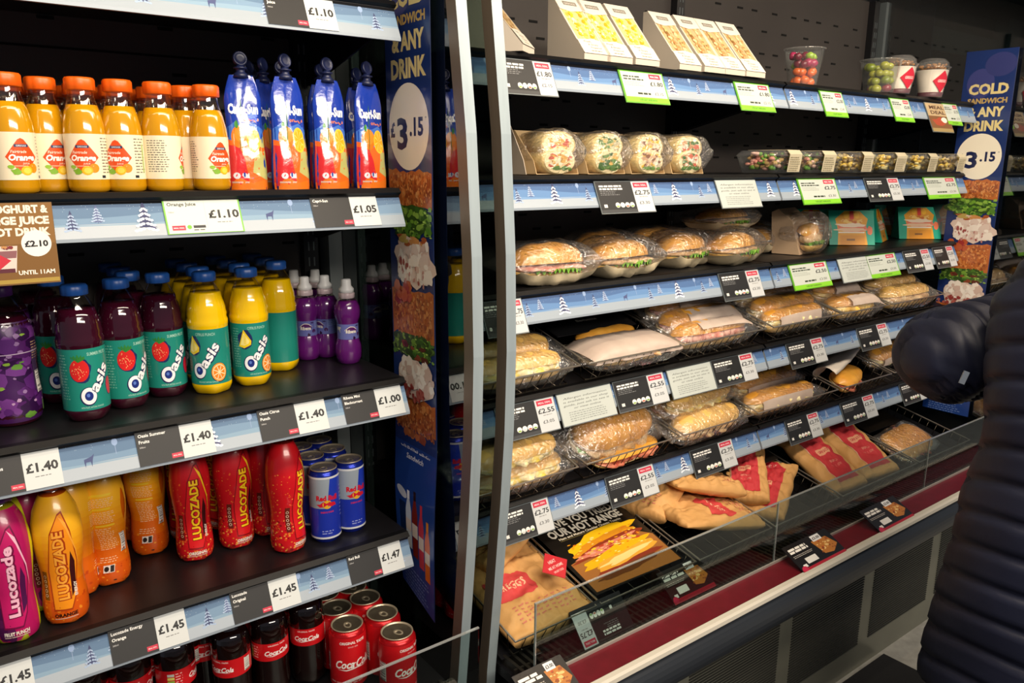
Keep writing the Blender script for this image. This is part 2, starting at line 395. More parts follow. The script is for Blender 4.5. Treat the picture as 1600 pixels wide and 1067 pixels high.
def snow(a,x0,x1,h=SH,ph=0,bright=0):
    sky,s2,m1,m2,lo=(('3c5682','476898','5d84b4','6e93be','7d9fc4') if not bright else ('4c6686','5b7898','7391ae','83a0b8','90a9bd'))
    a.rect(x0,0,x1,h,sky,0); a.rect(x0,0,x1,h*.82,s2,.4)
    r=random.Random(int(x0*100)+5)
    for lv,(cc,b,am,fq) in enumerate(((m1,.62,.08,17),(m2,.42,.06,13),(lo,.24,.05,21))):
        n=max(6,int((x1-x0)/.02)); p=[(x0,0)]+[(x0+(x1-x0)*i/n,h*(b+am*sin(fq*(x0+(x1-x0)*i/n)+lv*2+ph))) for i in range(n+1)]+[(x1,0)]
        a.poly(p[::-1],cc,.8+lv*.4)
    for i in range(int((x1-x0)*220)): a.ell(r.uniform(x0,x1),r.uniform(h*.7,h*.98),.0004,.0004,'cfe0ee',2,4)
    k=math.floor((x0-ph)/.38)-1
    while True:
        b=ph+k*.38; k+=1
        if b>x1: break
        for dx,kind in ((.03,'deer'),(.07,'bare'),(.115,'s'),(.15,'s2'),(.215,'big'),(.285,'bare'),(.31,'s'),(.345,'s2')):
            x=b+dx
            if not (x0+.012<x<x1-.012): continue
            if kind=='s': fir(a,x,h*.14,h*.62,3,'39416a','9fb4d2',k)
            if kind=='s2': fir(a,x,h*.40,h*.50,3,'5a6590','a9bdd8',k+3)
            if kind=='big': fir(a,x,h*.04,h*.92,3,'3a3f66','dfe7f2',k+1); a.poly([(x+.004,h*.05),(x+.022,h*.04),(x+.010,h*.30)],'4a4a78',3)
            if kind=='bare':
                a.rect(x-.0004,h*.5,x+.0004,h*.8,'8fa3c6',3); a.ell(x,h*.83,.0045,.006,'8ea6cc',3,10)
            if kind=='deer':
                a.poly([(x-.006,h*.42),(x-.005,h*.28),(x-.0035,h*.42),(x+.003,h*.42),(x+.004,h*.28),(x+.006,h*.46),(x+.009,h*.62),(x+.005,h*.56),(x-.006,h*.5)],'46507c',3)
    return a
def strip_fn(zb,off=0,ox=0):
    def f(u,v,l):
        d=.0006+off+E16*l
        return (ox+u,v*.4124-d*.911,zb+v*.911+d*.4124)
    return f
BRK=[(.395,-.005),(.395,-.10),(.36,-.10),(.05,-.03),(.05,-.005)]
def shelf(zb,x0,x1,label,slope=0,brackets=(),bright=0,ph=0):
    root=empty('shelf',(x0,0,zb),0,label,'shelf'); L=x1-x0; t=math.tan(slope); dz=.065
    g=G(); g.prism([(.020,.0525),(.020,dz),(.035,dz+.001),(.415,dz+.38*t),(.415,dz-.022+.38*t),(.06,dz-.024),(.03,.02)],0,L); g.build('shelf_board',BLK2,root)
    rl=G(); rl.prism([(-.001,-.004),(-.001,.001),(.0245,.0535),(.030,.0535),(.030,.045),(.006,-.004)],0,L); r=rl.build('price_rail',RAIL,root,label='pale plastic price rail')
    lp=G(); lp.prism([(.018,.0535),(.012,.058),(.020,.066),(.034,.066),(.034,.0535)],0,L); lp.build('front_lip',LIP,root)
    a=Art(); snow(a,0,L,ph=ph-x0,bright=bright); mobj('printed_strip',a.mesh('strip',strip_fn(0)),r)
    for bx in brackets:
        g=G(); g.prism([(y,z+dz-.018+(y-.035)*t) for y,z in BRK],bx-x0-.002,bx-x0+.002); g.build('bracket',BLK,root)
    return root
ZL=[1.714,1.388,1.022,.693]; ZR=[1.651,1.409,1.166,.930,.686]
nm=['topmost','second','third','lowest']
for i,z in enumerate(ZL):
    shelf(z,-.42,.733,'%s black shelf of the drinks fridge, %s'%(nm[i],['cut by the top of the photo','under the orange juice and foil pouches','under the teal-labelled bottles','under the red and orange bottles and blue cans'][i]),0,(-.40,.722),1,.07*i)
wh=['under the sandwich wedges','under the wraps','under the round bread rolls','under the upper row of wire baskets','under the middle row of wire baskets']
wh2=['under the fruit pots','under the clear salad trays','under the teal snack boxes','under the upper baskets beyond the shelf joint','under the middle baskets beyond the shelf joint']
for i,z in enumerate(ZR):
    s=R(15) if i>2 else 0
    shelf(z,.875,1.904,'black shelf %s, nearer the frames'%wh[i],s,(1.90,) if i<3 else (),0,.10+.03*i)
    shelf(z,1.912,3.02,'black shelf %s, toward the coat-wearer'%wh2[i],s,(1.916,3.01) if i<3 else (),0,.2+.05*i)
ZSL=[z+.065 for z in ZL]; ZSR=[z+.066 for z in ZR]
# ------------------------------------------------------------------ tickets lying in the left-hand rails
def rail_ticket(row,px0,px1,px2,name,price,label,kind='dark',sub='500ml'):
    "px0..px1 dark name part, px1..px2 white price part"
    zb=ZL[row]; x0,x1,x2=(X(p,.01,zb+.03) for p in (px0,px1,px2)); a=Art(); h=SH
    if kind=='dark':
        if x1>x0:
            a.rect(x0,0,x1,h,'151618',0)
            for i,t in enumerate(name.split('|')): a.text(t,x0+.004,h*(.80-.17*i),.0052,'f2f2ee',1,.02,align='l')
            a.text(sub,x0+.004,h*(.84-.17*(name.count('|')+1)),.0026,'c9c9c9',1,0,align='l')
            a.rect(x1-.018,.004,x1-.001,.012,'c22542',1); a.text('MEAL DEAL',x1-.0095,.008,.0022,'f3dfe0',2,.01,w=.013)
        a.rect(x1,0,x2,h,'ccd1d1',0)
    else:
        a.rect(x0,0,x2,h,'74b83a',0); a.rect(x0+.0025,.001,x2-.0025,h-.0015,'cfd5cc',1)
        a.text(name,x0+.006,h*.80,.0056,'1f2420',2,.025,align='l',sx=1.1); a.text('250ml',x0+.006,h*.60,.0026,'444444',2,align='l')
        a.rect(x1-.001,h*.15,x1-.0005,h*.9,'b5b9b2',2); a.rect(x0+.008,.006,x0+.028,.014,'c22542',2); a.text('MEAL DEAL',x0+.018,.010,.002,'ffffff',3,.01,w=.016)
        a.ell(x0+.034,.011,.0035,.0035,'6fb32e',2); a.rect(x0+.040,.009,x1-.004,.0135,'26282a',2); a.lines(x0+.040,.004,x1-.004,.008,1,'555555',2)
    xm=(x1+x2)/2; wd=(x2-x1)
    if wd>.012 and x1>-.1: a.text(price,xm,h*.55,.0135*min(1,wd/.046),'17181a',3,.035,w=wd*.86); a.lines(xm-wd*.22,h*.28,xm+wd*.22,h*.33,1,'777777',3)
    x_=min(x0,x1)
    a.xf(lambda u,v:(u-x_,v))
    me=a.mesh('ticket',strip_fn(0,.0022),PT)
    o=empty('price_ticket',(x_,0,zb),0,label,'price ticket')
    g=G(); W=x2-x_; f=strip_fn(0,.0008); q=[f(u,v,0) for u,v in ((0,0),(W,0),(W,h),(0,h))]; q2=[strip_fn(0,.0018)(u,v,0) for u,v in ((0,0),(W,0),(W,h),(0,h))]
    g.add(q+q2,[(3,2,1,0),(4,5,6,7),(0,1,5,4),(1,2,6,5),(2,3,7,6),(3,0,4,7)]); g.build('ticket_card',RAIL,o); mobj('ticket_print',me,o)
rail_ticket(0,414,478,524,'Orange|Juice','£1.10','black and white ticket reading £1.10 on the topmost rail of the drinks fridge',sub='500ml')
rail_ticket(1,257,322,377,'Orange Juice','£1.10','green-edged white Orange Juice ticket reading £1.10','green')
rail_ticket(1,488,549,591,'Capri-Sun','£1.05','black and white ticket reading £1.05 below the foil pouches',sub='330ml')
rail_ticket(2,-25,36,95,'Mixed|Berries','£1.40','leftmost £1.40 ticket on the third rail of the drinks fridge')
rail_ticket(2,214,283,333,'Oasis Summer|Fruits','£1.40','£1.40 ticket reading Summer Fruits below the purple drink bottles')
rail_ticket(2,405,463,510,'Oasis Citrus|Punch','£1.40','£1.40 ticket reading Citrus Punch below the yellow drink bottles')
rail_ticket(2,537,588,629,'Ribena Mini|Blackcurrant','£1.00','£1.00 ticket reading Mini Blackcurrant at the rail end')
rail_ticket(3,-60,-4,52,'Fruit|Punch','£1.45','£1.45 ticket cut by the lower left corner of the photo')
rail_ticket(3,172,244,291,'Lucozade Energy|Orange','£1.45','£1.45 ticket reading Energy Orange on the lowest rail')
rail_ticket(3,362,422,466,'Lucozade|Original','£1.45','£1.45 ticket reading Original on the lowest rail')
rail_ticket(3,545,594,628,'Red Bull','£1.47','£1.47 ticket at the right end of the lowest rail',sub='250ml')
# ------------------------------------------------------------------ hanging tickets of the right-hand unit
def hang_art(kind,W,H,p1='£2.75',p2='£3.30'):
    a=Art(); c=W*.66
    if kind=='dark':
        a.rect(0,0,c,H,'1b1c1e',0); a.rect(c,0,W,H,'c6cacc',0); a.rect(0,0,c,H*.10,'3b3c3e',1)
        for i in range(2): a.lines(W*.05,H*(.82-.09*i),c*.75,H*(.89-.09*i),1,'e6e6e2',1,i+3,.8)
        a.lines(W*.05,H*.55,c*.6,H*.72,3,'77787a',1,5,.4)
        a.rect(W*.06,H*.17,W*.12,H*.27,'d8d8d4',1)
        for i,cc in enumerate(('8fae55','c7c9c5','b6604a','7da34d')): a.ell(W*(.31+.09*i),H*.24,W*.043,H*.085,'e8e8e2',1,10); a.ell(W*(.31+.09*i),H*.20,W*.03,H*.03,cc,2,8)
        a.rect(c+W*.03,H*.80,W*.965,H*.96,'c22542',1); a.text('MEAL DEAL',(c+W)/2,H*.88,H*.06,'f5dcdf',2,.01,w=W*.22)
        a.text(p1,(c+W)/2,H*.64,H*.15,'1c1d1f',2,.02,w=W*.29); a.lines(c+W*.1,H*.47,W*.92,H*.52,1,'888888',2); a.text(p2,(c+W)/2,H*.30,H*.10,'333436',2,.005,w=W*.2)
    elif kind=='green':
        a.rect(0,0,W,H,'6fae35',0); a.rect(W*.02,H*.17,W*.98,H*.985,'c4cbc3',1); a.rect(0,0,W,H*.17,'84cc2c',2)
        a.text('VEGETARIAN',W*.5,H*.085,H*.07,'35611a',3,.01,w=W*.4)
        for i in range(2): a.lines(W*.06,H*(.80-.09*i),W*.55,H*(.87-.09*i),1,'3c463c',2,i+2,.7)
        a.lines(W*.06,H*.52,W*.5,H*.68,3,'9aa39a',2,5,.4)
        a.rect(c,H*.80,W*.93,H*.96,'c22542',2); a.text('MEAL DEAL',(c+W*.93)/2,H*.88,H*.06,'ffffff',3,.01,w=W*.2)
        a.text(p1,W*.80,H*.64,H*.14,'1c1d1f',3,.02,w=W*.3); a.lines(W*.30,H*.25,W*.62,H*.33,1,'2c3a22',2,3,.8); a.text(p2,W*.80,H*.31,H*.10,'333436',3,0,w=W*.2)
    elif kind=='info':
        a.rect(0,0,W,H,'bcc3be',0)
        for i,t in enumerate(('Allergen information','is available in our shop','guide, just ask to see it','or view online')): a.text(t,W*.5,H*(.84-.11*i),H*.062,'4a4f4d',2,.0,.2,w=W*(.82,.84,.86,.5)[i])
        a.lines(W*.14,H*.08,W*.86,H*.42,5,'8b918e',2,9,.4)
    elif kind=='meal':
        a.rect(0,0,W,H,'7a5230',0); a.rect(0,H*.55,W,H,'b9a27c',1); a.text('MEAL',W*.5,H*.86,H*.12,'4b2a17',2,.03,w=W*.7); a.text('DEAL',W*.5,H*.68,H*.12,'4b2a17',2,.03,w=W*.7)
        a.blob(W*.45,H*.35,W*.3,H*.14,'a8472e',2,14,.3,2); a.blob(W*.7,H*.42,W*.14,H*.10,'e6ddd0',3,10,.2,5); a.rect(0,0,W,H*.12,'a08a58',2)
    return a
HF={}
def hang(row,px0,px1,kind,label,p1='£2.75',p2='£3.30',drop=0,rz=0):
    zb=ZR[row]; x0,x1=X(px0,-.003,zb+.02),X(px1,-.003,zb+.02); W=x1-x0; H=.074
    if kind=='meal': H=.10
    o=empty('price_ticket',(x0,-.009-(H-.074)*.45,zb-.018-drop-(H-.074)),rz,label,'price ticket')
    f0=strip_fn(0,.004,0)
    g=G(); e=.002
    q=[(-e,-e),(W+e,-e),(W+e,H+e),(-e,H+e)]; A=[strip_fn(0,.0015)(u,v,0) for u,v in q]; B=[strip_fn(0,.0034)(u,v,0) for u,v in q]
    g.add(A+B,[(3,2,1,0),(4,5,6,7),(0,1,5,4),(1,2,6,5),(2,3,7,6),(3,0,4,7)]); g.build('ticket_holder',mat('ticket_green_holder','5fae2c',.35) if kind=='green' else GREYM,o)
    mobj('ticket_print',hang_art(kind,W,H,p1,p2).mesh('hang',f0,PT),o)
T=[(0,785,868,'dark','£1.80 ticket with a silver band beside the right aluminium frame','£1.80','£2.15'),
(0,976,1043,'green','green-edged £1.80 ticket below the third sandwich wedge','£1.80','£2.15'),
(0,1156,1209,'green','green-edged ticket at the last sandwich wedge, top rail','£1.80','£2.15'),
(0,1289,1323,'green','green-edged ticket right of the lone fruit pot on the top rail','£2.00','£2.40'),
(0,1398,1427,'green','green-edged ticket below the grape pot on the top rail','£2.00','£2.40'),
(0,1452,1484,'meal','long brown picture card hanging from the top rail','',''),
(0,1480,1502,'green','green-edged ticket at the far end of the top rail','£1.75','£2.10'),
(1,938,1021,'dark','dark £2.75 ticket below the second wrap','£2.75','£3.30'),
(1,1126,1188,'info','white allergen notice on the rail right of the wraps','',''),
(1,1254,1312,'green','green-edged ticket below the nearest salad trays','£2.75','£3.30'),
(1,1358,1410,'dark','dark ticket below the middle salad trays','£2.75','£3.30'),
(1,1450,1499,'green','green-edged ticket below the last salad tray','£2.75','£3.30'),
(2,760,822,'dark','ticket on the roll rail half hidden by the aluminium frame','£2.75','£3.30'),
(2,1131,1192,'dark','dark £2.75 ticket on the bread roll rail','£2.75','£3.30'),
(2,1240,1298,'green','green-edged ticket below the square wrapped sandwich','£2.50','£3.00'),
(2,1316,1365,'info','white allergen notice below the teal boxes','',''),
(2,1360,1405,'green','green-edged ticket right of the allergen notice, below the teal boxes','£2.50','£3.00'),
(2,1418,1457,'dark','dark ticket below the last teal box','£2.50','£3.00'),
(2,1464,1494,'dark','dark ticket at the far end of the bread roll rail','£2.50','£3.00'),
(3,782,872,'dark','dark £2.55 ticket beside the right aluminium frame','£2.55','£3.05'),
(3,878,961,'info','large white allergen notice left of a £2.55 ticket','',''),
(3,966,1043,'dark','dark £2.55 ticket between the two white allergen notices','£2.55','£3.05'),
(3,1050,1117,'info','white allergen notice left of the £2.75 ticket on the upper basket rail','',''),
(3,1119,1182,'dark','dark £2.75 ticket left of the shelf joint on the upper basket rail','£2.75','£3.30'),
(3,1236,1291,'dark','dark £2.75 ticket just right of the shelf joint, upper basket rail','£2.75','£3.30'),
(3,1346,1391,'dark','dark ticket near the raised sleeve on the upper basket rail','£2.75','£3.30'),
(4,785,863,'dark','dark £2.75 ticket beside the frame on the middle basket rail','£2.75','£3.30'),
(4,954,1027,'dark','dark £2.55 ticket above the paper bags','£2.55','£3.05'),
(4,1086,1150,'dark','dark £2.75 ticket above the second hot range card','£2.75','£3.30'),
(4,1234,1284,'dark','dark £2.75 ticket above the red-striped bags','£2.75','£3.30'),
(4,1320,1370,'dark','dark £2.75 ticket at the right of the middle basket rail','£2.75','£3.30'),
(4,1412,1450,'dark','dark ticket under the elbow of the sleeve','£2.75','£3.30')]
for t in T: hang(*t[:5],p1=t[5],p2=t[6])
# brown hanging card below the juice rail
def card_brown():
    x0,x1=X(-70,-.004,1.39),X(86,-.004,1.39); W=x1-x0; H=.112; a=Art()
    a.rect(0,0,W,H,'8a6332',0); a.rect(0,0,W,H*.5,'7b5627',.3); a.rect(0,H*.01,W,H*.06,'a98d3f',1)
    for i,t in enumerate(('YOGHURT &','ORANGE JUICE','OR HOT DRINK')): a.text(t,W*.96,H*(.885-.14*i),.0105,'efe6d6',1,.05,align='r',w=W*(.62,.86,.84)[i])
    xc=W*.80; a.ell(xc,H*.50,.0185,.0185,'f0ede6',2,28); a.text('£2.10',xc,H*.50,.0085,'1d1d25',3,.04,w=.029)
    a.poly([(W*.16,H*.48),(W*.60,H*.48),(W*.56,H*.15),(W*.22,H*.15)],'d9cbc2',2); a.poly([(W*.17,H*.42),(W*.59,H*.42),(W*.575,H*.33),(W*.185,H*.33)],'8a5b60',3)
    a.specks(W*.2,H*.43,W*.57,H*.49,26,('6b4226','c08a55','7d2a35'),.0022,4); a.poly([(W*.24,H*.30),(W*.38,H*.40),(W*.52,H*.30),(W*.38,H*.18)],'c32b3e',4); a.rect(W*.23,H*.15,W*.55,H*.20,'5a2432',3)
    a.text('UNTIL 11AM',W*.96,H*.115,.006,'f0e9dc',2,.03,align='r',w=W*.38)
    o=empty('hanging_card',(x0,0,1.33),0,'brown cut-corner promotional card reading £2.10 hanging from the juice rail','promotional card')
    g=G(); g.box(-.001,W+.001,-.0045,-.003,-.001,H+.001); g.build('card_board',mat('brown_card','7a5a2e',.5),o); mobj('card_print',a.mesh('browncard',flat_fn(0,-.0045,0),PR),o)
card_brown()
# ------------------------------------------------------------------ the long blue posters on the end glass
def poster_art():
    a=Art(); W=.165; Z=1.30
    a.rect(0,0,W,Z,'1a2f66',0)
    a.ell(W*.35,Z-.11,.045,.05,'3a3f78',.5,20); a.ell(W*.7,Z-.05,.05,.04,'33396f',.5,20)
    for t,v,h,w_ in (('COLD',-.128,.034,.128),('SANDWICH',-.168,.017,.128),('& ANY',-.205,.032,.118),('DRINK',-.252,.034,.128)):
        a.text(t,W*.52,Z+v,h,'d9c88b' if h>.02 else 'b79a5c',2,.045,w=w_)
    cy=Z-.358; a.ell(W*.5,cy,.074,.079,'ece5d2',1,40)
    a.text('£',W*.14,cy-.003,.026,'14204c',2,.05,w=.018); a.text('3',W*.36,cy-.010,.056,'14204c',2,.035,w=.040); a.text('.15',W*.68,cy+.001,.032,'14204c',2,.04,w=.050); a.text('*',W*.885,cy+.012,.01,'14204c',2,.02)
    B=['b9672f','c97b3f','a8572a','8e4522','d08a4c','9f5a30']
    def bread(z0,z1,s):
        p=[]; n=12
        for i in range(n): p.append((.004+(W-.006)*i/(n-1),z0+random.Random(s+i).uniform(-.004,.006)))
        for i in range(n): p.append((W-.002-(W-.004)*i/(n-1),z1+random.Random(s+40+i).uniform(-.005,.005)))
        a.poly(p,'b4642f',1); a.specks(.006,z0,W-.004,z1,230,B,.0045,2,s,1.5); a.specks(.006,z0,W-.004,z1,110,('8a4822','cf9258'),.0022,3,s+9,1.4)
    def leaf(z0,z1,s,x0=.0): 
        a.blob((x0+W)/2,(z0+z1)/2,(W-x0)*.47,(z1-z0)*.5,'35531f',2.6,26,.3,s); a.specks(x0,z0,W,z1,90,('4f7f2a','6d9a33','3a5f22','86ad45','2f4b1e','5c7f38'),.008,3,s,.8)
        a.specks(x0,z0,W,z1,30,('a5c95c','22381a'),.004,4.2,s+3,.5)
    bread(.795,.862,3); leaf(.735,.80,5); 
    a.specks(.03,.715,W-.01,.745,20,('a5562f','c98d52','b59c55'),.012,3.6,8,.6)
    a.blob(.095,.69,.070,.05,'d8c3b6',3.6,26,.25,4); a.specks(.03,.645,W,.735,70,('e9dfd4','d9c6bb','efe6dc','cfb2a6'),.011,4,11,1.2); a.specks(.03,.64,W-.03,.70,26,('9a4a48','b9807a','e8dcd0'),.004,5,14,1.8)
    bread(.54,.635,21); a.specks(.01,.60,.09,.655,14,('9a2f2b','b4552f'),.012,4,22)
    leaf(.495,.545,25); a.specks(.03,.49,W,.53,12,('5b2a20','85402a','3c6327'),.012,4.5,27,.6)
    a.blob(.09,.455,.07,.045,'dccabd',4.8,26,.25,6); a.specks(.02,.425,W,.50,70,('e9e0d4','dccbbf','efe7dd','cdb3a6'),.011,5,31,1.2); a.specks(.0,.405,W-.03,.45,34,('8f3a36','a95a50'),.006,5.6,34,1.2)
    bread(.335,.415,41); a.rect(0,0,W,.334,'1d3f86',5.9) ; a.specks(.02,.325,W-.02,.345,18,B,.010,6.2,46)
    a.text('Christmas Lunch',W*.5,.305,.0115,'dfe3ea',7,.015,.15,w=.118); a.text('Sandwich',W*.5,.285,.0115,'dfe3ea',7,.015,.15,w=.068)
    def bot(x,z,w_,h,c,cap): a.poly([(x-w_,z),(x+w_,z),(x+w_,z+h*.65),(x+w_*.4,z+h*.85),(x-w_*.4,z+h*.85),(x-w_,z+h*.65)],c,8); a.rect(x-w_*.42,z+h*.85,x+w_*.42,z+h,cap,8.4); a.rect(x-w_,z+h*.3,x+w_,z+h*.5,'d9c9bb',8.6)
    a.ell(.03,.20,.022,.010,'cfd3d8',8,14,-.3); a.poly([(.02,.10),(.045,.10),(.045,.18),(.018,.18)],'11254d',8)
    bot(.058,.095,.012,.115,'c9d3dc','eef0f2'); bot(.085,.085,.012,.13,'7d2218','2a1510'); bot(.112,.075,.011,.12,'c4384a','d03545'); bot(.138,.062,.011,.11,'d9661f','e58a20')
    a.lines(.02,.0,W-.02,.055,7,'6f86b8',8,4,.35)
    return a
PA=poster_art()
def poster(name,x,y0,y1,zt,label,flex=0):
    W=y0-y1; k=W/.165
    def pos(u,v,l,off=0):
        z=zt-1.30+v; c=0
        s=max(0,(zt-.98-z)); yy=y0-u*k-(.35*s*s*(1-u/.165) if flex else 0)
        xx=x-.0004-E16*l+off-(flex*.012*sin(s*6) if flex else 0)
        zz=z-(flex*.045*(u/.165)*max(0,1-v/.2) if flex else 0)
        return (xx,yy,zz)
    root=empty(name,(0,0,0),0,label,'poster')
    mobj('poster_print',PA.mesh('poster',pos,PG,dv=.05,smooth=False),root)
    g=G(); n=26; vs=[]; 
    for i in range(n+1):
        v=1.30*i/n; vs+= [pos(-.0005,v,0,.0004),pos(.1655,v,0,.0004),pos(-.0005,v,0,.0016),pos(.1655,v,0,.0016)]
    fs=[]
    for i in range(n):
        b=4*i; fs+=[(b,b+4,b+5,b+1),(b+2,b+3,b+7,b+6),(b,b+2,b+6,b+4),(b+1,b+5,b+7,b+3)]
    fs+=[(0,1,3,2),(4*n,4*n+2,4*n+3,4*n+1)]
    g.add(vs,fs,0,True); g.build('poster_sheet',mat('poster_sheet','14244f',.4),root)
poster('poster',.762,.112,-.052,1.923,'long blue poster with sandwich picture hanging beside the drinks fridge frame',1)
poster('poster',3.036,.067,-.100,1.890,'long blue COLD SANDWICH poster on the far glass end panel behind the raised sleeve')
# ------------------------------------------------------------------ neighbouring cold cabinet beyond the far glass
nb=empty('neighbour_fridge',(3.12,0,0),0,'dim grey-framed fridge beyond the far glass end panel','fridge')
GF=mat('neighbour_frame','6f7a76',.5); DK=mat('neighbour_liner','33383a',.6)
for nme,m,b in (('back_panel',DK,(3.12,4.7,.42,.44,.3,2.3)),('header',GF,(3.30,4.15,.40,.42,1.97,2.06)),('frame_post',GF,(4.06,4.2,.36,.42,.4,2.2)),('glass_edge',mat('blue_edge','5a6a85',.3),(3.245,3.252,.30,.42,1.5,2.11)),('canopy',BLK,(3.12,4.7,-.45,.44,2.15,2.3)),('neighbour_shelf',BLK2,(3.14,4.5,.0,.40,1.70,1.72)),('neighbour_shelf',BLK2,(3.14,4.5,.0,.40,1.22,1.24)),('deck',BLK,(3.12,4.7,-.2,.42,.3,.5)),('far_panel',DK,(4.7,4.75,-.3,.44,.2,2.2))):
    g=G(); g.box(b[0]-3.12,b[1]-3.12,*b[2:]); g.build(nme,m,nb)
# ------------------------------------------------------------------ bottles and cans
def cap_ribs(a,z): return 1+.018*(1 if int(a*40/PI)%2 else -1)
CAPO=mat('orange_cap','e8600e',.38); CAPB=mat('blue_cap','1c4c96',.38); CAPW=mat('white_cap','e4e6e8',.35); CAPR=mat('red_cap','b01a22',.35); CAPP=mat('ribbed_cap_purple','4a1f66',.4)
def liq(name,c,c2=None,rough=.12): return mat(name,c,rough,c2=c2,noise_amt=.35,noise_scale=6,coat=.8,spec=.6,sub=.0)
LJ=liq('orange_juice','cc930c','bf860a'); LP=liq('berry_drink','2a0616','3a0a1e',.08); LY=liq('citrus_drink','efc806','e6b400'); LV=liq('blackcurrant_drink','6a1a78','551364',.18)
LC=liq('cola','180806','100504',.06)
def bottle(name,label,cat,prof,fill,lm,capz,capr,caph,capm,art,lz,lname='label',lobe=None,pr=PG,extra=None,n=28,pet=PET,ribs=True):
    "prof: outline (r,z); below fill the drink shows, above it clear plastic"
    root=empty(name,(0,0,0),0,label,cat); rz=prof_r(prof)
    low=[(r,z) for r,z in prof if z<fill]+[(rz(fill),fill)]; up=[(rz(fill)+.0001,fill)]+[(r,z) for r,z in prof if z>fill]
    g=G(); g.lathe([(.004,low[0][1]+.001)]+low+[(.003,fill+.0005)],n,0,lobe=lobe,caps=True); 
    g.build('drink',lm,root)
    if len(up)>1: g=G(); g.lathe(up,n,0,caps=False); g.build('bottle_neck',pet,root)
    g=G(); c=[(capr*.93,capz),(capr,capz+.001),(capr,capz+caph*.85),(capr*.9,capz+caph),(capr*.3,capz+caph+.0003)]
    g.lathe(c,48,0,lobe=cap_ribs if ribs else None); g.build('cap',capm,root)
    if art:
        f=round_fn(rz); mobj(lname,art.mesh(lname,f,pr,du=.005,dv=lz),root)
    if extra: extra(root,rz)
    return Proto(root)
NW='first second third fourth fifth sixth seventh eighth ninth tenth'.split()
# --- small orange juice
P_OJ=[(.022,0),(.0275,.004),(.0290,.010),(.0292,.085),(.0280,.100),(.0245,.117),(.0195,.133),(.0175,.142),(.0175,.152)]
def oj_art():
    a=Art(); w_=PI*.0292; z0,z1=.020,.086
    a.rect(-w_,z0,w_,z1,'ece0c2',0)
    a.poly([(-.021,.052),(-.004,.076),(0,.078),(.004,.076),(.021,.052),(.004,.030),(0,.028),(-.004,.030)],'dd4f1c',1)
    a.rect(-.009,.0655,.009,.0695,'24365e',2); a.text('GREGGS',0,.0675,.0024,'e8e8ee',3,.01,w=.013)
    a.text('Fairtrade',-.004,.0595,.0042,'f5e7d4',2,.01,.2,w=.020); a.text('Orange',0,.0515,.0085,'fbf6ee',2,.045,.2,w=.034); a.text('juice',.004,.0435,.0035,'f5e7d4',2,0,.2); a.rect(-.014,.039,.013,.040,'f0c0a0',2)
    a.ell(.004,.033,.0075,.0065,'e9b41d',3,16); a.ell(.0045,.033,.005,.0043,'f1cf52',4,12); a.ell(.0135,.0365,.0068,.0068,'e58a12',2.6,14)
    a.blob(-.009,.032,.006,.0045,'7cab2e',3,9,.3,2); a.blob(-.015,.038,.004,.003,'8fbb3a',3,9,.3,4)
    a.lines(.026,.028,.046,.082,12,'6d675c',1,3,.35); a.rect(.040,.03,.043,.072,'9db55a',1); a.lines(-.07,.03,-.036,.080,14,'5f5b52',1,6,.35)
    a.rect(.024,.022,.030,.026,'26282e',1); a.barcode(.055,.03,.072,.07,1)
    return a
oj=bottle('juice_bottle','small orange juice bottle','bottle',P_OJ,.128,LJ,.1485,.0205,.0185,CAPO,oj_art(),.01)
BO='small orange juice bottles with orange caps'
r_=random.Random(4)
zs=ZSL[1]
for i,(px,y,rz,t) in enumerate([(18,.055,.25,'juice bottle cut by the left edge of the photo, orange cap'),(72,.095,.35,'second orange juice bottle from the left edge, set back a little'),(133,.06,-.35,'third orange juice bottle from the left edge, label turned left'),(191,.06,-.55,'fourth orange juice bottle from the left edge, label turned far left'),(252,.06,1.35,'orange juice bottle showing the small print on its back label'),(293,.10,.75,'orange juice bottle half hidden behind the one next to the pouches'),(327,.06,.30,'orange juice bottle standing next to the foil pouches')]):
    oj.put((X(px,y,zs+.08),y,zs),rz,t,BO)
ojx=[X(p,.06,zs+.08) for p in (18,72,133,191,252,327)]
for k,y in enumerate((.16,.225,.29,.355)):
    for i,x in enumerate(ojx):
        oj.put((x+.012,y,zs),r_.uniform(-3,3),'juice bottle in the %s row behind the front, %s column from left'%(NW[k],NW[i]),BO)
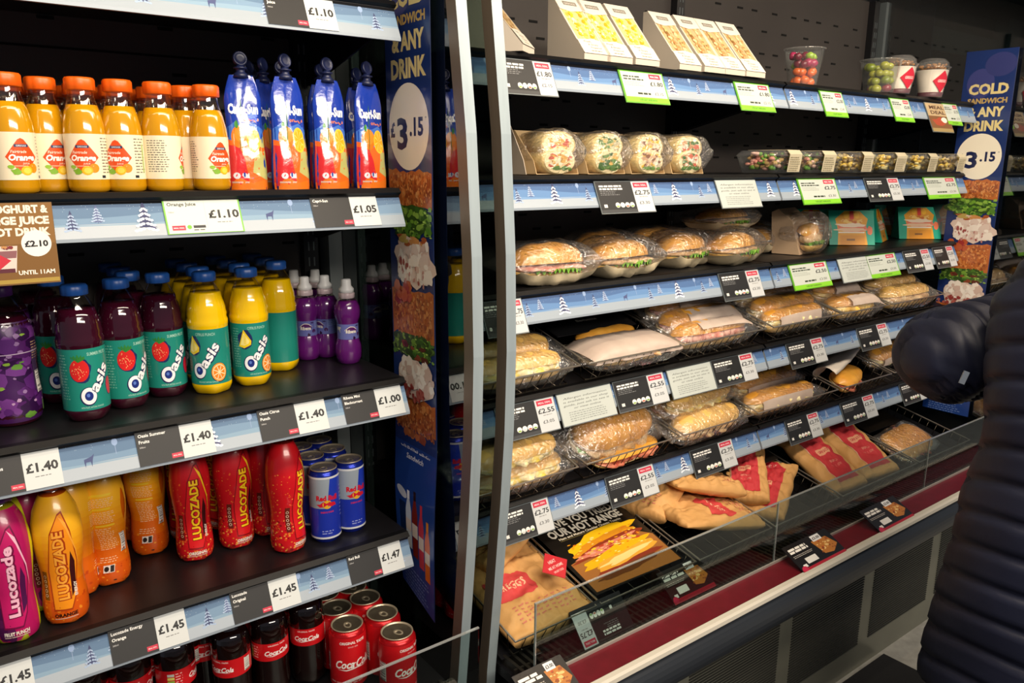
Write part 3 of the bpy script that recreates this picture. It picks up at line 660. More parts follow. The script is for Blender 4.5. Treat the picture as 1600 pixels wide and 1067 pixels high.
# --- foil pouches
def pouch():
    root=empty('drink_pouch',(0,0,0),0,'foil drink pouch','drink pouch')
    H=.188
    def hw(z): 
        t=z/H; return .0325-.004*t-.010*max(0,(t-.78)/.22)**1.3+.001*sin(t*9)
    def hd(z):
        t=z/H; return .0195*(1-t)**.75+.0015+.002*sin(t*7)*(1-t)
    def pt(u,v,l):   # u in -1..1 over the front face
        w_=hw(v); x=u*w_; d=hd(v)*.96*(max(0,1-abs(u)**2.857))**.45; n_=.0012*noise.noise(Vector((x*60,v*45,3)))+.0009*noise.noise(Vector((x*160,v*20,1)))
        return (x,-d-E16*l-.0004-n_,v)
    g=G(); rings=[]
    for k in range(15):
        v=H*k/14; ring=[]
        for i in range(24):
            a=2*PI*i/24; w_=hw(v); d=hd(v); c,s=cos(a),sin(a); u=math.copysign(abs(c)**.7,c)
            ring.append((w_*u,d*math.copysign(abs(s)**.9,s)*.96,v))
        rings.append(ring)
    g.loft(rings); g.build('foil_body',mat('blue_foil','1b3fa6',.22,.3,bump=.5,bscale=50),root)
    a=Art(); a.rect(-1,0,1,H,'1b3aa5',0)
    a.poly([(-1,0),(1,0),(1,.100),(.5,.112),(0,.106),(-.5,.113),(-1,.102)],'3f6fc6',1)
    a.poly([(-1,0),(1,0),(1,.070),(-1,.084)],'e0641c',1.5); a.poly([(-1,.0),(.1,.0),(-.1,.05),(-.35,.072),(-1,.075)],'c92a2e',2)
    a.poly([(.25,.03),(1,.015),(1,.09),(.5,.075)],'b3b06a',2); a.poly([(-1,0),(1,0),(1,.018),(.2,.012),(-.4,.02),(-1,.012)],'d9701e',2.5)
    a.ell(-.3,.088,.46,.0185,'e8761a',3,24); a.ell(-.25,.092,.34,.013,'ee8c28',3.4,18); a.blob(-.22,.104,.12,.010,'2f6b2a',4,9,.3,1,.4); a.blob(-.45,.108,.1,.007,'3f8a34',4,9,.3,3)
    a.ell(.42,.084,.36,.021,'f3c032',4,24); a.ell(.42,.084,.30,.0175,'eda81e',5,20)
    for q in range(8): 
        an=q*PI/4+.2; a.poly([(.42,.084),(.42+.28*cos(an),.084+.0165*sin(an)),(.42+.28*cos(an+.12),.084+.0165*sin(an+.12))],'f7d878',6)
    a.text('Capri-Sun',-.02,.134,.0155,'f4f6fa',7,.05,w=1.62,rot=0); a.text('orange',.38,.1175,.0065,'e8843a',7,.02,w=.85)
    a.ell(-.55,.024,.18,.0055,'cfcfd8',7,10); a.rect(-.3,.020,.06,.028,'cfcfd8',7); a.lines(-.8,.010,.1,.016,1,'d9c0b0',7)
    mobj('foil_print',a.mesh('pouchart',lambda u,v,l:pt(max(-.985,min(.985,u)),v,l),PF,du=.16,dv=.008),root)
    g=G(); g.lathe([(.013,H-.004),(.011,H+.002),(.0075,H+.005),(.0075,H+.010),(.011,H+.0105),(.011,H+.0125),(.0065,H+.013),(.0065,H+.017)],18); s=g.build('spout',mat('spout_navy','1a2247',.35),root)
    g=G(); g.lathe([(.0105,-.004),(.012,-.002),(.012,.003),(.0105,.005),(.009,.0035),(.004,.0035)],18); me=g.mesh('spout_cap',s.data.materials[0]); c=mobj('spout_cap',me,s); c.location=(0,0,H+.026); c.rotation_euler=(R(80),0,R(12))
    return Proto(root)
pc=pouch()
for px,y,rz,t in [(383,.075,-.25,'foil pouch next to the orange juice bottles'),(417,.13,.5,'foil pouch turned edge-on between two others'),(451,.055,.05,'second front foil pouch from the juice bottles, cap raised highest'),(515,.055,0,'third front foil pouch, with a white glare on its front'),(576,.06,.15,'rightmost foil pouch beside the glass')]:
    pc.put((X(px,y,zs+.08),y,zs),rz,t,'blue foil drink pouches')
for k,(px,y) in enumerate([(395,.18),(445,.15),(505,.15),(560,.16),(400,.27),(450,.25),(510,.25),(560,.26)]):
    pc.put((X(px,y,zs+.08),y,zs),r_.uniform(-.4,.4),'foil pouch in the %s row behind the front, %s from the juice'%(NW[k//4],NW[k%4]),'blue foil drink pouches')
# --- half-litre fruit drinks
P_OA=[(.024,0),(.030,.004),(.0345,.014),(.0350,.019),(.0345,.021),(.0345,.122),(.0354,.127),(.0356,.135),(.0335,.140),(.0345,.147),(.0330,.153),(.0330,.158),(.0305,.168),(.0290,.172),(.0265,.184),(.0185,.199),(.0145,.205),(.0145,.214)]
def petal(a,z): return 1+(.055*math.cos(5*a)-.02)*max(0,1-z/.022)
def tilt_text(a,t,x,y,h,rot,w,c1='f2f3f6',c2='1d2452',l=5,bold=.03):
    a.text(t,x+.0006,y-.0006,h,c2,l,bold+.05,0,rot=rot,w=w*1.05); a.text(t,x,y,h,c1,l+1.5,bold,0,rot=rot,w=w)
def oasis_art(kind):
    a=Art(); w_=PI*.0345; z0,z1=.031,.112; a.rect(-w_,z0,w_,z1,'1e8577',0)
    berry=kind=='berry'
    a.text('SUMMER FRUITS' if berry else 'CITRUS PUNCH',.016 if berry else 0,z1-.007,.0042,'9bc9b8',2,.02,w=.034)
    for k in (0,1,-1):
        o=k*w_*1.0
        if k: o=k*(w_-.002)
        if k: continue
    if berry:
        a.blob(-.0125,.084,.0155,.0165,'1d2a5c',2,20,.12,3); p=[]
        for i in range(20):
            an=2*PI*i/20; q=1.0 if sin(an)>0 else 1.0; rx=.0140*(1+.12*sin(an)); p.append((-.014+rx*cos(an),.085+.0150*sin(an)-.002*abs(cos(an))))
        a.poly(p,'d3221f',3); r=random.Random(2)
        for i in range(34):
            an=r.uniform(0,2*PI); q=r.uniform(.1,.85); a.ell(-.014+.0125*q*cos(an),.085+.0135*q*sin(an),.0006,.0009,'f2a06a',4,5)
        for an in (-.9,-.45,0,.45,.9): a.poly([(-.0145,.095),(-.0145+.011*sin(an)-.002,.1005+.002*cos(an)),(-.0145+.012*sin(an),.106-.003*abs(an)),(-.0145+.009*sin(an)+.003,.099)],'2f7d33',5)
        a.blob(.034,.058,.009,.0125,'1d2a5c',2,14,.1,1); a.blob(.0345,.058,.008,.0115,'cc2338',3,14,.12,1)
    else:
        a.blob(-.022,.088,.0135,.0145,'1d2a5c',2,16,.1,2); a.poly([(-.034,.078),(-.024,.103),(-.011,.086),(-.012,.080),(-.024,.075)],'f3d01c',3); a.poly([(-.031,.080),(-.024,.098),(-.014,.086),(-.016,.082),(-.024,.079)],'fbe98a',4)
        for an in (.2,.7,1.2): a.rect(-.0245+.003*an,.081,-.0238+.003*an,.095,'f3d01c',5)
        a.ell(.020,.048,.0145,.0145,'1d2a5c',2,20); a.ell(.020,.0485,.0135,.0135,'f09a2a',3,24); a.ell(.020,.0485,.0115,.0115,'f7dcae',4,24)
        for i in range(8):
            an=i*PI/4; a.poly([(.020+.002*cos(an),.0485+.002*sin(an)),(.020+.0105*cos(an-.32),.0485+.0105*sin(an-.32)),(.020+.0105*cos(an+.32),.0485+.0105*sin(an+.32))],'ee8420',5)
        a.poly([(.016,.078),(.019,.092),(.022,.078)],'d98022',3)
    cx,cy=(-.004,.050) if berry else (-.014,.052)
    rot=R(52)
    # big ringed initial, then the rest of the word running up the label
    a.ell(cx-.0006,cy-.0006,.0125,.0125,'1d2452',5,24); a.ell(cx,cy,.0112,.0112,'f2f3f6',6,24); a.ell(cx,cy,.0062,.0062,'1d2f7c',7,18); a.ell(cx-.001,cy+.001,.0025,.0025,'5a79c8',8,10)
    tilt_text(a,'asis',cx+.0185,cy+.0235,.0165,rot,.041,l=9)
    a.text('WITH FRUIT, NATURAL FLAVOURS',0,z0+.004,.0024,'a8d4c6',2,.01,w=.034)
    a.lines(-.047,.045,-.032,.106,16,'6fb3a0',1,4,.35)
    for s_ in (.055,): a.barcode(s_,.045,s_+.018,.085,2); a.lines(.05,.09,.09,.106,5,'7fc0ae',2,8,.4); a.lines(.078,.045,.10,.088,12,'7fc0ae',2,8,.4)
    a.xf(lambda u,v:(u,.021+(v-.031)*1.25)); return a
ob=bottle('fruit_drink_bottle','purple fruit drink bottle','bottle',P_OA,.184,LP,.205,.0200,.0165,CAPB,oasis_art('berry'),.03,lobe=petal,n=40)
oc=bottle('fruit_drink_bottle','yellow fruit drink bottle','bottle',P_OA,.186,LY,.205,.0200,.0165,CAPB,oasis_art('citrus'),.03,lobe=petal,n=40)
zs=ZSL[2]; BG='purple fruit drink bottles with teal labels'; YG='yellow citrus drink bottles with teal labels'
def onb(px,py,z,r): p=on(px,py,z); return p.x+.1*r,p.y+r*.95
front=[(ob,141,660,.10,'purple drink bottle standing forward of all the others, strawberry on the label'),(ob,204,640,.35,'purple drink bottle right of the one standing forward'),(ob,267,622,.0,'purple drink bottle beside the yellow ones, strawberry facing front'),(ob,103,632,-.25,'purple drink bottle half hidden left of the forward one'),(ob,76,612,-.3,'leftmost purple drink bottle with a sliver of teal label showing'),
 (oc,338,617,-.45,'yellow drink bottle nearest the purple ones, orange slice in front'),(oc,402,604,.05,'yellow drink bottle with the lemon wedge facing front'),(oc,447,581,2.35,'yellow drink bottle turned to show its barcode')]
pos=[]
for pr_,px,py,rz,t in front:
    x,y=onb(px,py,zs,.033); pos.append((x,y)); pr_.put((x,y,zs),rz,t,BG if pr_ is ob else YG)
k_=0
for c,(x,y,pr_) in enumerate([(pos[3][0]-.045,pos[4][1],ob),(pos[1][0]-.045,pos[1][1]+.03,ob),(pos[1][0]+.035,pos[1][1]+.01,ob),(pos[2][0]+.012,pos[2][1],ob),(pos[5][0]+.010,pos[5][1],oc),(pos[6][0]+.012,pos[6][1],oc),(pos[7][0]+.004,pos[7][1],oc)]):
    j=1
    while y+.074*j<.385:
        yy=y+.074*j
        if all((xx-x)**2+(q-yy)**2>.0040 for xx,q in pos):
            pos.append((x,yy)); pr_.put((x,yy,zs),r_.uniform(-3,3),'blue-capped %s bottle, %s column from the left, %s behind the front'%('purple' if pr_ is ob else 'yellow',NW[c],NW[j-1]),BG if pr_ is ob else YG)
        j+=1
# --- small blackcurrant bottles with two bulges
P_RI=[(.018,0),(.0225,.003),(.0262,.014),(.0272,.026),(.0262,.040),(.0225,.052),(.0215,.056),(.0215,.084),(.0225,.090),(.0262,.100),(.0270,.111),(.0255,.122),(.0205,.132),(.0158,.138),(.0158,.150)]
def rib_art():
    a=Art(); w_=PI*.0215; a.rect(-w_,.054,w_,.086,'6a70b4',0); a.rect(.012,.055,.040,.085,'8290cc',1); a.lines(.015,.058,.038,.084,7,'5d67a8',2,3,.4)
    a.blob(-.008,.070,.0135,.011,'efe6da',2,18,.15,3); a.blob(-.008,.070,.0122,.0095,'5a1d66',3,18,.15,3); a.text('Ribena',-.008,.071,.0072,'f3ead8',4,.04,w=.022)
    a.ell(.004,.060,.004,.004,'3b1148',4,10); a.ell(.0095,.064,.0042,.0042,'4a1658',4,10); a.ell(-.002,.057,.0035,.0035,'2e0d3a',4,10); a.blob(.006,.082,.004,.0018,'3a2c66',4,8)
    a.rect(-.045,.062,-.030,.080,'d8d2c4',2); a.barcode(-.044,.064,-.032,.078,3)
    return a
def sport(root,rz):
    g=G(); g.lathe([(.0152,.150),(.0155,.158),(.0105,.164),(.0100,.176),(.0085,.178),(.003,.1785)],24); g.build('sports_spout',CAPW,root)
rb_=bottle('blackcurrant_bottle','small purple blackcurrant bottle','bottle',P_RI,.134,LV,.1385,.0165,.012,mat('pinkish_collar','c9b6bd',.35),rib_art(),.04,extra=sport)
RG='small purple blackcurrant bottles'
for px,py,rz,t in [(552,570,.25,'small purple bottle at the front right of its cluster'),(518,560,-.9,'small purple bottle second in the right column'),(487,564,-.1,'small purple bottle touching the yellow bottles'),(503,545,.2,'third small purple bottle in the right column'),(470,546,.9,'small purple bottle behind the one touching the yellow bottles'),(487,530,.5,'small purple bottle with a pale cap at the back of the cluster'),(458,529,.5,'rearmost small purple bottle, beside the yellow bottles')]:
    x,y=onb(px,py,zs,.026); rb_.put((x,y,zs),rz,t,RG)
# --- big sleeve-printed berry bottle at the left edge
P_BP=[(.030,0),(.037,.004),(.041,.018),(.0415,.045),(.0385,.065),(.0378,.100),(.0405,.120),(.0410,.145),(.037,.165),(.028,.185),(.018,.202),(.0145,.206),(.0145,.214)]
def sleeve_art():
    a=Art(); w_=PI*.0378; a.rect(-w_,.008,w_,.168,'3d1450',0); a.specks(-w_,.010,w_,.166,150,('52206a','2c0d3c','6a3380','4a1a5c'),.012,1,4); a.specks(-w_,.010,w_,.166,26,('7fa23a','5d8a34'),.007,3,9,.6); a.specks(-w_,.03,w_,.166,50,('8a6a9a','b58fb8'),.0035,4,12)
    a.rect(.030,.055,.052,.125,'433052',4.6); a.lines(.031,.10,.05,.135,8,'a98a6e',5,2,.4); a.barcode(.034,.050,.050,.085,6); a.rect(.046,.018,.052,.034,'7fae5a',5); a.rect(-w_,.118,w_,.1195,'b9a6c0',5)
    return a
bp=bottle('berry_drink_bottle','dark purple sleeve-printed berry drink bottle at the left edge below the brown card','bottle',P_BP,.175,LP,.206,.020,.016,CAPP,sleeve_art(),.012,lname='printed_sleeve',n=32)
bp.put((X(14,.155,zs+.08),.155,zs),.1); bp.put((X(14,.155,zs+.08)+.01,.26,zs),.8,'dark purple sleeve-printed bottle behind the one at the left edge')
# --- waisted energy drinks with full sleeves
P_LU=[(.022,0),(.029,.004),(.0325,.014),(.0332,.030),(.0320,.050),(.0300,.072),(.0300,.085),(.0325,.110),(.0352,.135),(.0358,.155),(.0345,.175),(.0305,.197),(.0225,.216),(.0165,.226),(.0145,.230),(.0145,.238)]
def feet(a,z): return 1+(.09*math.cos(5*a)-.04)*max(0,1-z/.02)
def luco_art(kind):
    a=Art(); w_=PI*.0335; base,hi,dk,txt,out={'orange':('e07a0c','f2a51e','c9500f','f3a53a','a53a0c'),'red':('c9151f','e8352a','a80f1a','f6c81e','8a0d14'),'pink':('b0145c','d92a6e','4a1248','f0b9cf','6d0f3f')}[kind]
    a.rect(-w_,.006,w_,.222,base,0)
    if kind=='orange': [a.rect(-w_,.09+.012*i,w_,.222,c_,.1+.05*i) for i,c_ in enumerate(('e27d0d','e6860f','ea9012','ee9a16','f0a31a','f2ac1f','f3b324'))]; a.rect(-w_,.006,w_,.075,'db650c',.3); a.rect(-w_,.006,w_,.045,'d4570d',.4); a.specks(-w_,.008,w_,.06,90,('ef8f24','c2450d'),.0025,1,5)
    elif kind=='red': a.specks(-w_,.006,w_,.075,420,('e0762a','f0a04a','8a0e14','d9451f'),.0021,1,6); a.specks(-w_,.075,w_,.17,150,('ea6a2a','f2943a'),.0014,1,7)
    else: a.rect(-w_,.006,-.035,.222,'d6d21e',.5); a.rect(.040,.006,w_,.222,'d6d21e',.5); a.specks(-.035,.006,.0,.07,14,('4a1248','5a1850'),.010,1,5)
    # the arrow-shaped flash with the upright word inside
    c2={'orange':'f0921a','red':'d81d22','pink':'c21c66'}[kind]
    a.poly([(-.016,.030),(-.018,.10),(-.010,.165),(.004,.196),(.010,.200),(.020,.165),(.026,.11),(.018,.05),(.010,.028)],out,2)
    a.poly([(-.0145,.033),(-.0165,.10),(-.009,.163),(.004,.193),(.009,.196),(.0185,.163),(.0245,.11),(.0165,.052),(.009,.031)],c2,3)
    a.poly([(.004,.193),(.014,.180),(.026,.130),(.0275,.09),(.0245,.128),(.014,.168)],txt,3.6)
    a.poly([(.0115,.050),(.019,.065),(.021,.11),(.016,.13),(.012,.10)],'3a0d10' if kind!='pink' else '4a1248',4)
    a.text('LUCOZADE' if kind!='pink' else 'Lucozade',.0010,.108,.0150,out,5,.10,0,rot=PI/2,w=.123); a.text('LUCOZADE' if kind!='pink' else 'Lucozade',.0,.108,.0145,txt,7,.035,0,rot=PI/2,w=.120)
    if kind!='pink': a.text('ENERGY',.0175,.062,.0048,'f0e6d6',7,.03,0,rot=PI/2,w=.024)
    a.text({'orange':'ORANGE','red':'ORIGINAL','pink':'FRUIT PUNCH'}[kind],0,.021,.0062,'3a1508' if kind=='orange' else 'e8dcd0',7,.05,0,w=.034); a.rect(-.017,.0145,.017,.0158,'c9b8a8',7)
    a.rect(-.031,.048,-.022,.098,'6a2016' if kind!='orange' else '7a3a12',3); 
    for i in range(5): a.ell(-.0265,.056+.008*i,.0028,.0030,'d9b9a0',4,9); a.ell(-.0265,.056+.008*i,.0017,.0019,'5a1a12',5,8)
    # back of the sleeve: small print, barcode, marks
    for i,(y0,y1,cc) in enumerate(((.175,.179,'f0c62a'),(.150,.153,'f0c62a'),(.118,.121,'f0c62a'))): a.rect(.055,y0,.085,y1,cc,3)
    a.lines(.052,.155,.092,.172,5,'f3c69a',3,3,.35); a.lines(.052,.124,.092,.147,7,'f3c69a',3,4,.35); a.lines(.052,.072,.082,.115,12,'f3c69a',3,5,.35); a.barcode(.086,.062,.098,.098,4); a.rect(.058,.030,.076,.044,'e8e0d8',3); a.ell(.063,.037,.004,.005,'2a2220',4,10); a.rect(.069,.031,.075,.043,'2a2220',4); a.lines(.052,.048,.084,.060,3,'f3c69a',3,6,.35); a.ell(.074,.014,.003,.0015,'3a1810',4,8)
    return a
lk={}
for k in ('orange','red','pink'):
    lk[k]=bottle('energy_drink_bottle','energy drink bottle','bottle',P_LU,.222,{'orange':liq('orange_drink','d9660f'),'red':liq('red_drink','b8201a','c22a20'),'pink':liq('lime_drink','b8b81a')}[k],.232,.0195,.016,{'orange':CAPO,'red':CAPR,'pink':CAPP}[k],luco_art(k),.007,lname='printed_sleeve',lobe=feet,n=40)
zs=ZSL[3]
def place(pr_,px,py,r,rz,t,grp,z=None):
    z=zs if z is None else z; x,y=onb(px,py,z,r); return pr_.put((x,y,z),rz,t,grp)
EG='bright energy drink bottles on the lowest shelf'
place(lk['pink'],28,1006,.03,-.05,'magenta bottle with lime sides at the left edge, lowest drinks shelf',EG)
place(lk['orange'],108,976,.03,-.15,'orange bottle with the big name running up its front',EG)
place(lk['orange'],177,916,.03,-2.25,'orange bottle showing its back label, nearer the magenta one',EG)
place(lk['orange'],240,868,.03,-2.4,'orange bottle showing its back label, next to the red ones',EG)
place(lk['red'],311,878,.03,-.10,'leftmost red bottle, name facing front',EG)
place(lk['red'],376,858,.03,.25,'second red bottle from the left',EG)
place(lk['red'],425,838,.03,.1,'red bottle set back between two front ones',EG)
place(lk['red'],458,865,.03,.55,'red bottle touching the blue cans',EG)
place(lk['pink'],62,958,.03,.9,'lime-sided bottle behind the magenta one',EG)
xs=[on(p,q,zs).x for p,q in ((60,985),(130,940),(311,860),(376,840),(440,850))]
for c,(px,y,k) in enumerate([(20,.16,'pink'),(112,.16,'orange'),(150,.26,'orange'),(205,.33,'orange'),(286,.27,'red'),(345,.27,'red'),(402,.27,'red'),(300,.35,'red'),(360,.35,'red'),(435,.22,'red')]):
    lk[k].put((X(px,y,zs+.12),y,zs),r_.uniform(-1,1),'%s energy bottle in the back rows, %s from the left'%(k,NW[c]),EG)
# --- cans
CANL=mat('can_aluminium','c4b79e',.35,.65,bump=.05,bscale=200)
def can(name,label,Rr,H,art,body,neck=.87):
    root=empty(name,(0,0,0),0,label,'can'); n=36
    prof=[(Rr*.78,0),(Rr*.80,.0015),(Rr*.97,.008),(Rr,.011),(Rr,H-.014),(Rr*.985,H-.011),(Rr*neck,H-.002)]
    g=G(); g.lathe([(Rr*.7,.003)]+prof,n,caps=True); g.build('can_body',body,root)
    g=G(); q=Rr*neck; g.lathe([(q,H-.002),(q+.0012,H-.0012),(q+.0014,H),(q+.0004,H+.0009),(q-.0012,H),(q-.003,H-.0048),(q-.006,H-.0058),(q-.010,H-.0046),(.004,H-.0042),(.001,H-.0042)],n); l=g.build('can_lid',CANL,root)
    g=G(); rg=[]
    for (a_,b_) in ((.0075,.011),(.0045,.007)):
        rg.append([(a_*cos(2*PI*i/18),-.004+b_*sin(2*PI*i/18)) for i in range(18)])
    for z0,z1 in ((H-.0030,H-.0018),):
        vs=[(x,y,z) for z in (z0,z1) for k in (0,1) for x,y in rg[k]]; fs=[]
        for i in range(18):
            j=(i+1)%18; fs+=[(i,j,18+j,18+i),(36+i,54+i,54+j,36+j),(i,36+i,36+j,j),(18+i,18+j,54+j,54+i)]
        g.add(vs,fs)
    g.box(-.0045,.0045,-.0005,.0006,H-.003,H-.0018); g.ball((0,.0035,H-.0022),.0035,.0035,.0012); g.build('ring_pull',CANL,l)
    g=G(); g.lathe([(.009,H-.0043),(.0092,H-.0038),(.0085,H-.0038)],18,c=(0,-.011)); g.build('can_opening',mat('lid_score','8f8270',.35,.8),l)
    mobj('can_print',art.mesh('canart',round_fn(prof_r(prof)),PG,du=.005,dv=.02),root); return Proto(root)
def rb_art(Rr,H):
    a=Art(); w_=PI*Rr; z0,z1=.011,H-.012; a.rect(-w_,z0,w_,z1,'1b2f9e',0); 
    for o in (-w_/2,w_/2): 
        a.poly([(o,(z0+z1)/2),(o-w_/2,(z0+z1)/2),(o-w_/2,z1),(o,z1)],'1d36a8',1); a.poly([(o,(z0+z1)/2),(o+w_/2,(z0+z1)/2),(o+w_/2,z1),(o,z1)],'8f9aa6',1) if o<0 else a.poly([(o,z0),(o+w_/2,z0),(o+w_/2,z1),(o,z1)],'8f9aa6',1); a.poly([(o,z0),(o-w_/2,z0),(o-w_/2,(z0+z1)/2),(o,(z0+z1)/2)],'8f9aa6',1) if o<0 else None
    a.xf(lambda u,v:(u+(v-.08)*.12,v)); a.it=[(c,l,[(max(-w_,min(w_,p[0])),p[1]) for p in P],t) for c,l,P,t in a.it]
    for o in (0,w_*.98,-w_*.98):
        if o: continue
        a.ell(o,.084,.009,.009,'d9a82a',2,20); a.blob(o-.009,.084,.0095,.0045,'c4182c',3,14,.4,2,.2); a.blob(o+.009,.084,.0095,.0045,'c4182c',3,14,.4,5,-.2)
        a.text('Red Bull',o,.098,.0105,'c4182c',4,.05,w=.042); a.text('ENERGY DRINK',o,.068,.0035,'d0283a',4,.02,w=.026)
    a.lines(.030,.05,.055,.12,9,'7a86c8',3,2,.35); a.lines(-.012,.020,.012,.030,2,'8f98cf',3,4,.4); a.rect(-w_,z0,w_,z0+.004,'c9ccd0',2); a.rect(-w_,z1-.004,w_,z1,'c9ccd0',2); return a
rbc=can('energy_can','slim blue and silver can',.0295,.153,rb_art(.0295,.153),mat('blue_can','1b2f9e',.25,.6))
SC='slim blue and silver cans'
for px,py,rz,t in [(517,848,-.25,'slim blue can nearest the red bottles, front row'),(556,832,.05,'slim blue can at the front right, name facing out'),(530,812,.1,'second slim blue can in the right column'),(497,826,0,'second slim blue can in the left column'),(509,795,.2,'third slim blue can in the right column'),(479,808,.2,'third slim blue can in the left column'),(490,780,.2,'fourth slim blue can in the right column'),(461,791,.2,'rearmost slim blue can beside the red bottles')]:
    place(rbc,px,py,.028,rz,t,SC)
def coke_script(a,x,y,w_,rot=0,l=4):
    a.text('Coca',x-w_*.24*cos(rot),y-w_*.24*sin(rot),w_*.24,'f3eeea',l,.03,.35,rot=rot,w=w_*.52); a.text('Cola',x+w_*.30*cos(rot),y+w_*.30*sin(rot),w_*.24,'f3eeea',l,.03,.35,rot=rot,w=w_*.46)
    a.poly([(x-w_*.45,y-w_*.16),(x-w_*.2,y-w_*.20),(x+w_*.1,y-w_*.15),(x+w_*.42,y-w_*.17),(x+w_*.1,y-w_*.115),(x-w_*.2,y-w_*.165)],'f3eeea',l)
    a.poly([(x-w_*.03,y-.01*w_),(x+w_*.06,y),(x+w_*.06,y+w_*.03),(x-w_*.03,y+w_*.02)],'f3eeea',l)
def coke_art(Rr,H):
    a=Art(); w_=PI*Rr; a.rect(-w_,.011,w_,H-.012,'c3141c',0)
    a.text('ORIGINAL TASTE',0,H-.022,.0058,'f0e4e0',2,.03,w=.052); a.text('SINCE 1886',0,H-.031,.003,'e8b0ae',2,.01,w=.02)
    coke_script(a,0,.062,.072); a.text('ORIGINAL TASTE',w_*.9,H-.022,.0058,'f0e4e0',2,.03,w=.05) if 0 else None
    a.lines(.050,.03,.072,.10,10,'e9a9a4',2,2,.35); a.barcode(-.075,.04,-.055,.08,2); a.lines(-.05,.018,.05,.024,1,'e09a96',2); return a
ck=can('cola_can','red cola can',.0365,.130,coke_art(.0365,.130),mat('red_can','b5121a',.25,.5),.83)
zs=.479; CG='red cola cans'
for px,py,rz,t in [(620,986,.35,'red can nearest the glass, standing furthest forward'),(597,957,.2,'second red can in the column along the glass'),(542,974,-.15,'front red can beside the cola bottles'),(570,933,.1,'third red can in the column along the glass'),(525,949,.4,'second red can in the column beside the cola bottles'),(549,916,.2,'fourth red can in the column along the glass'),(506,927,.1,'third red can in the column beside the cola bottles'),(530,903,.1,'rearmost red can seen below the shelf rail')]:
    p=on(px,py,zs+.129); ck.put((p.x,p.y,zs),rz,t,CG)
# --- cola bottles
P_CO=[(.022,0),(.030,.004),(.0345,.016),(.0350,.050),(.0335,.075),(.0342,.095),(.0345,.112),(.0345,.150),(.0352,.158),(.0350,.176),(.032,.195),(.024,.216),(.0165,.232),(.0145,.238),(.0145,.246)]
def coke_b_art():
    a=Art(); w_=PI*.0345; z0,z1=.108,.152; a.rect(-w_,z0,w_,z1,'c3141c',0); coke_script(a,0,.128,.048); a.text('ORIGINAL TASTE',0,z1-.006,.0036,'f0d8d4',2,.02,w=.034)
    a.barcode(.046,.114,.060,.146,2); a.lines(.064,.112,.095,.148,8,'e9a9a4',2,5,.35)
    for i in range(4): a.rect(-.062,.114+.008*i,-.050,.120+.008*i,('d8d46a','8fb04a','d8d46a','c9c9c0')[i],2)
    a.lines(-.048,.114,-.036,.146,5,'e9a9a4',2,7,.4); a.text('Coca-Cola',w_-.02,.128,.008,'f3eeea',3,.02,.3,w=.03)
    return a
cb=bottle('cola_bottle','cola bottle','bottle',P_CO,.214,LC,.240,.0190,.018,CAPR,coke_b_art(),.02,lobe=feet,n=36)
BC='cola bottles with red labels'
for px,py,rz,t in [(490,980,-.45,'cola bottle next to the red cans'),(431,1003,.05,'cola bottle with its name facing front, second from the cans'),(370,1028,-.95,'cola bottle with its barcode turned forward, third from the cans'),(281,1045,1.15,'cola bottle with coloured nutrition boxes on the label'),(210,1062,1.3,'cola bottle left of the one with coloured boxes'),(140,1082,.4,'cola bottle cut by the bottom edge of the photo')]:
    p=on(px,py,zs+.128); cb.put((p.x,p.y+.034,zs),rz,t,BC,sc=(1,1,.84))
for k,(px,py) in enumerate([(473,958),(418,975),(350,992),(330,1010),(300,1020),(240,1035)]):
    p=on(px,py,zs+.128); cb.put((p.x,p.y+.05,zs),r_.uniform(-2,2),'cola bottle in the second row, %s from the cans'%NW[k],BC,sc=(1,1,.84))
# ------------------------------------------------------------------ bread, fillings, film
CRUST=mat('golden_crust','f0b64c',.42,c2='d68e2c',noise_amt=.34,noise_scale=24,bump=.35,bscale=70,coat=.3)
CRUSTP=mat('pale_crust','f3cf7c',.5,c2='e6b257',noise_amt=.22,noise_scale=22,bump=.3,bscale=60)
CRUMB=mat('bread_crumb','f0dfae',.8,c2='e3c98c',noise_amt=.3,noise_scale=50,bump=.4,bscale=120)
FIL={'egg':mat('egg_filling','f3d75e',.5,c2='f7edc4',noise_amt=.12,noise_scale=70,bump=.8,bscale=90),
'ham':mat('ham_filling','d98a7c',.4,c2='efc4b4',noise_amt=.12,noise_scale=45,bump=.7,bscale=70),
'chicken':mat('chicken_filling','e6cfa6',.5,c2='c99a68',noise_amt=.15,noise_scale=50,bump=.8,bscale=80),
'cheese':mat('cheese_filling','f2b93a',.4,c2='f7dc86',noise_amt=.15,noise_scale=40,bump=.5,bscale=60),
'bacon':mat('bacon_filling','a8432e',.4,c2='d98a6a',noise_amt=.12,noise_scale=45,bump=.8,bscale=60)}
LEAF=mat('salad_leaf','4d8a26',.45,c2='86b544',noise_amt=.2,noise_scale=30,bump=.5,bscale=60)
PAPERW=mat('printed_wrap_panel','c9b9ab',.45,c2='bda99c',noise_amt=.2,noise_scale=15,bump=.4,bscale=40)
CARDW=mat('white_card','c9bfb0',.6)
def nz(x,y,z,s): return noise.noise(Vector((x*s,y*s,z*s+7.3)))
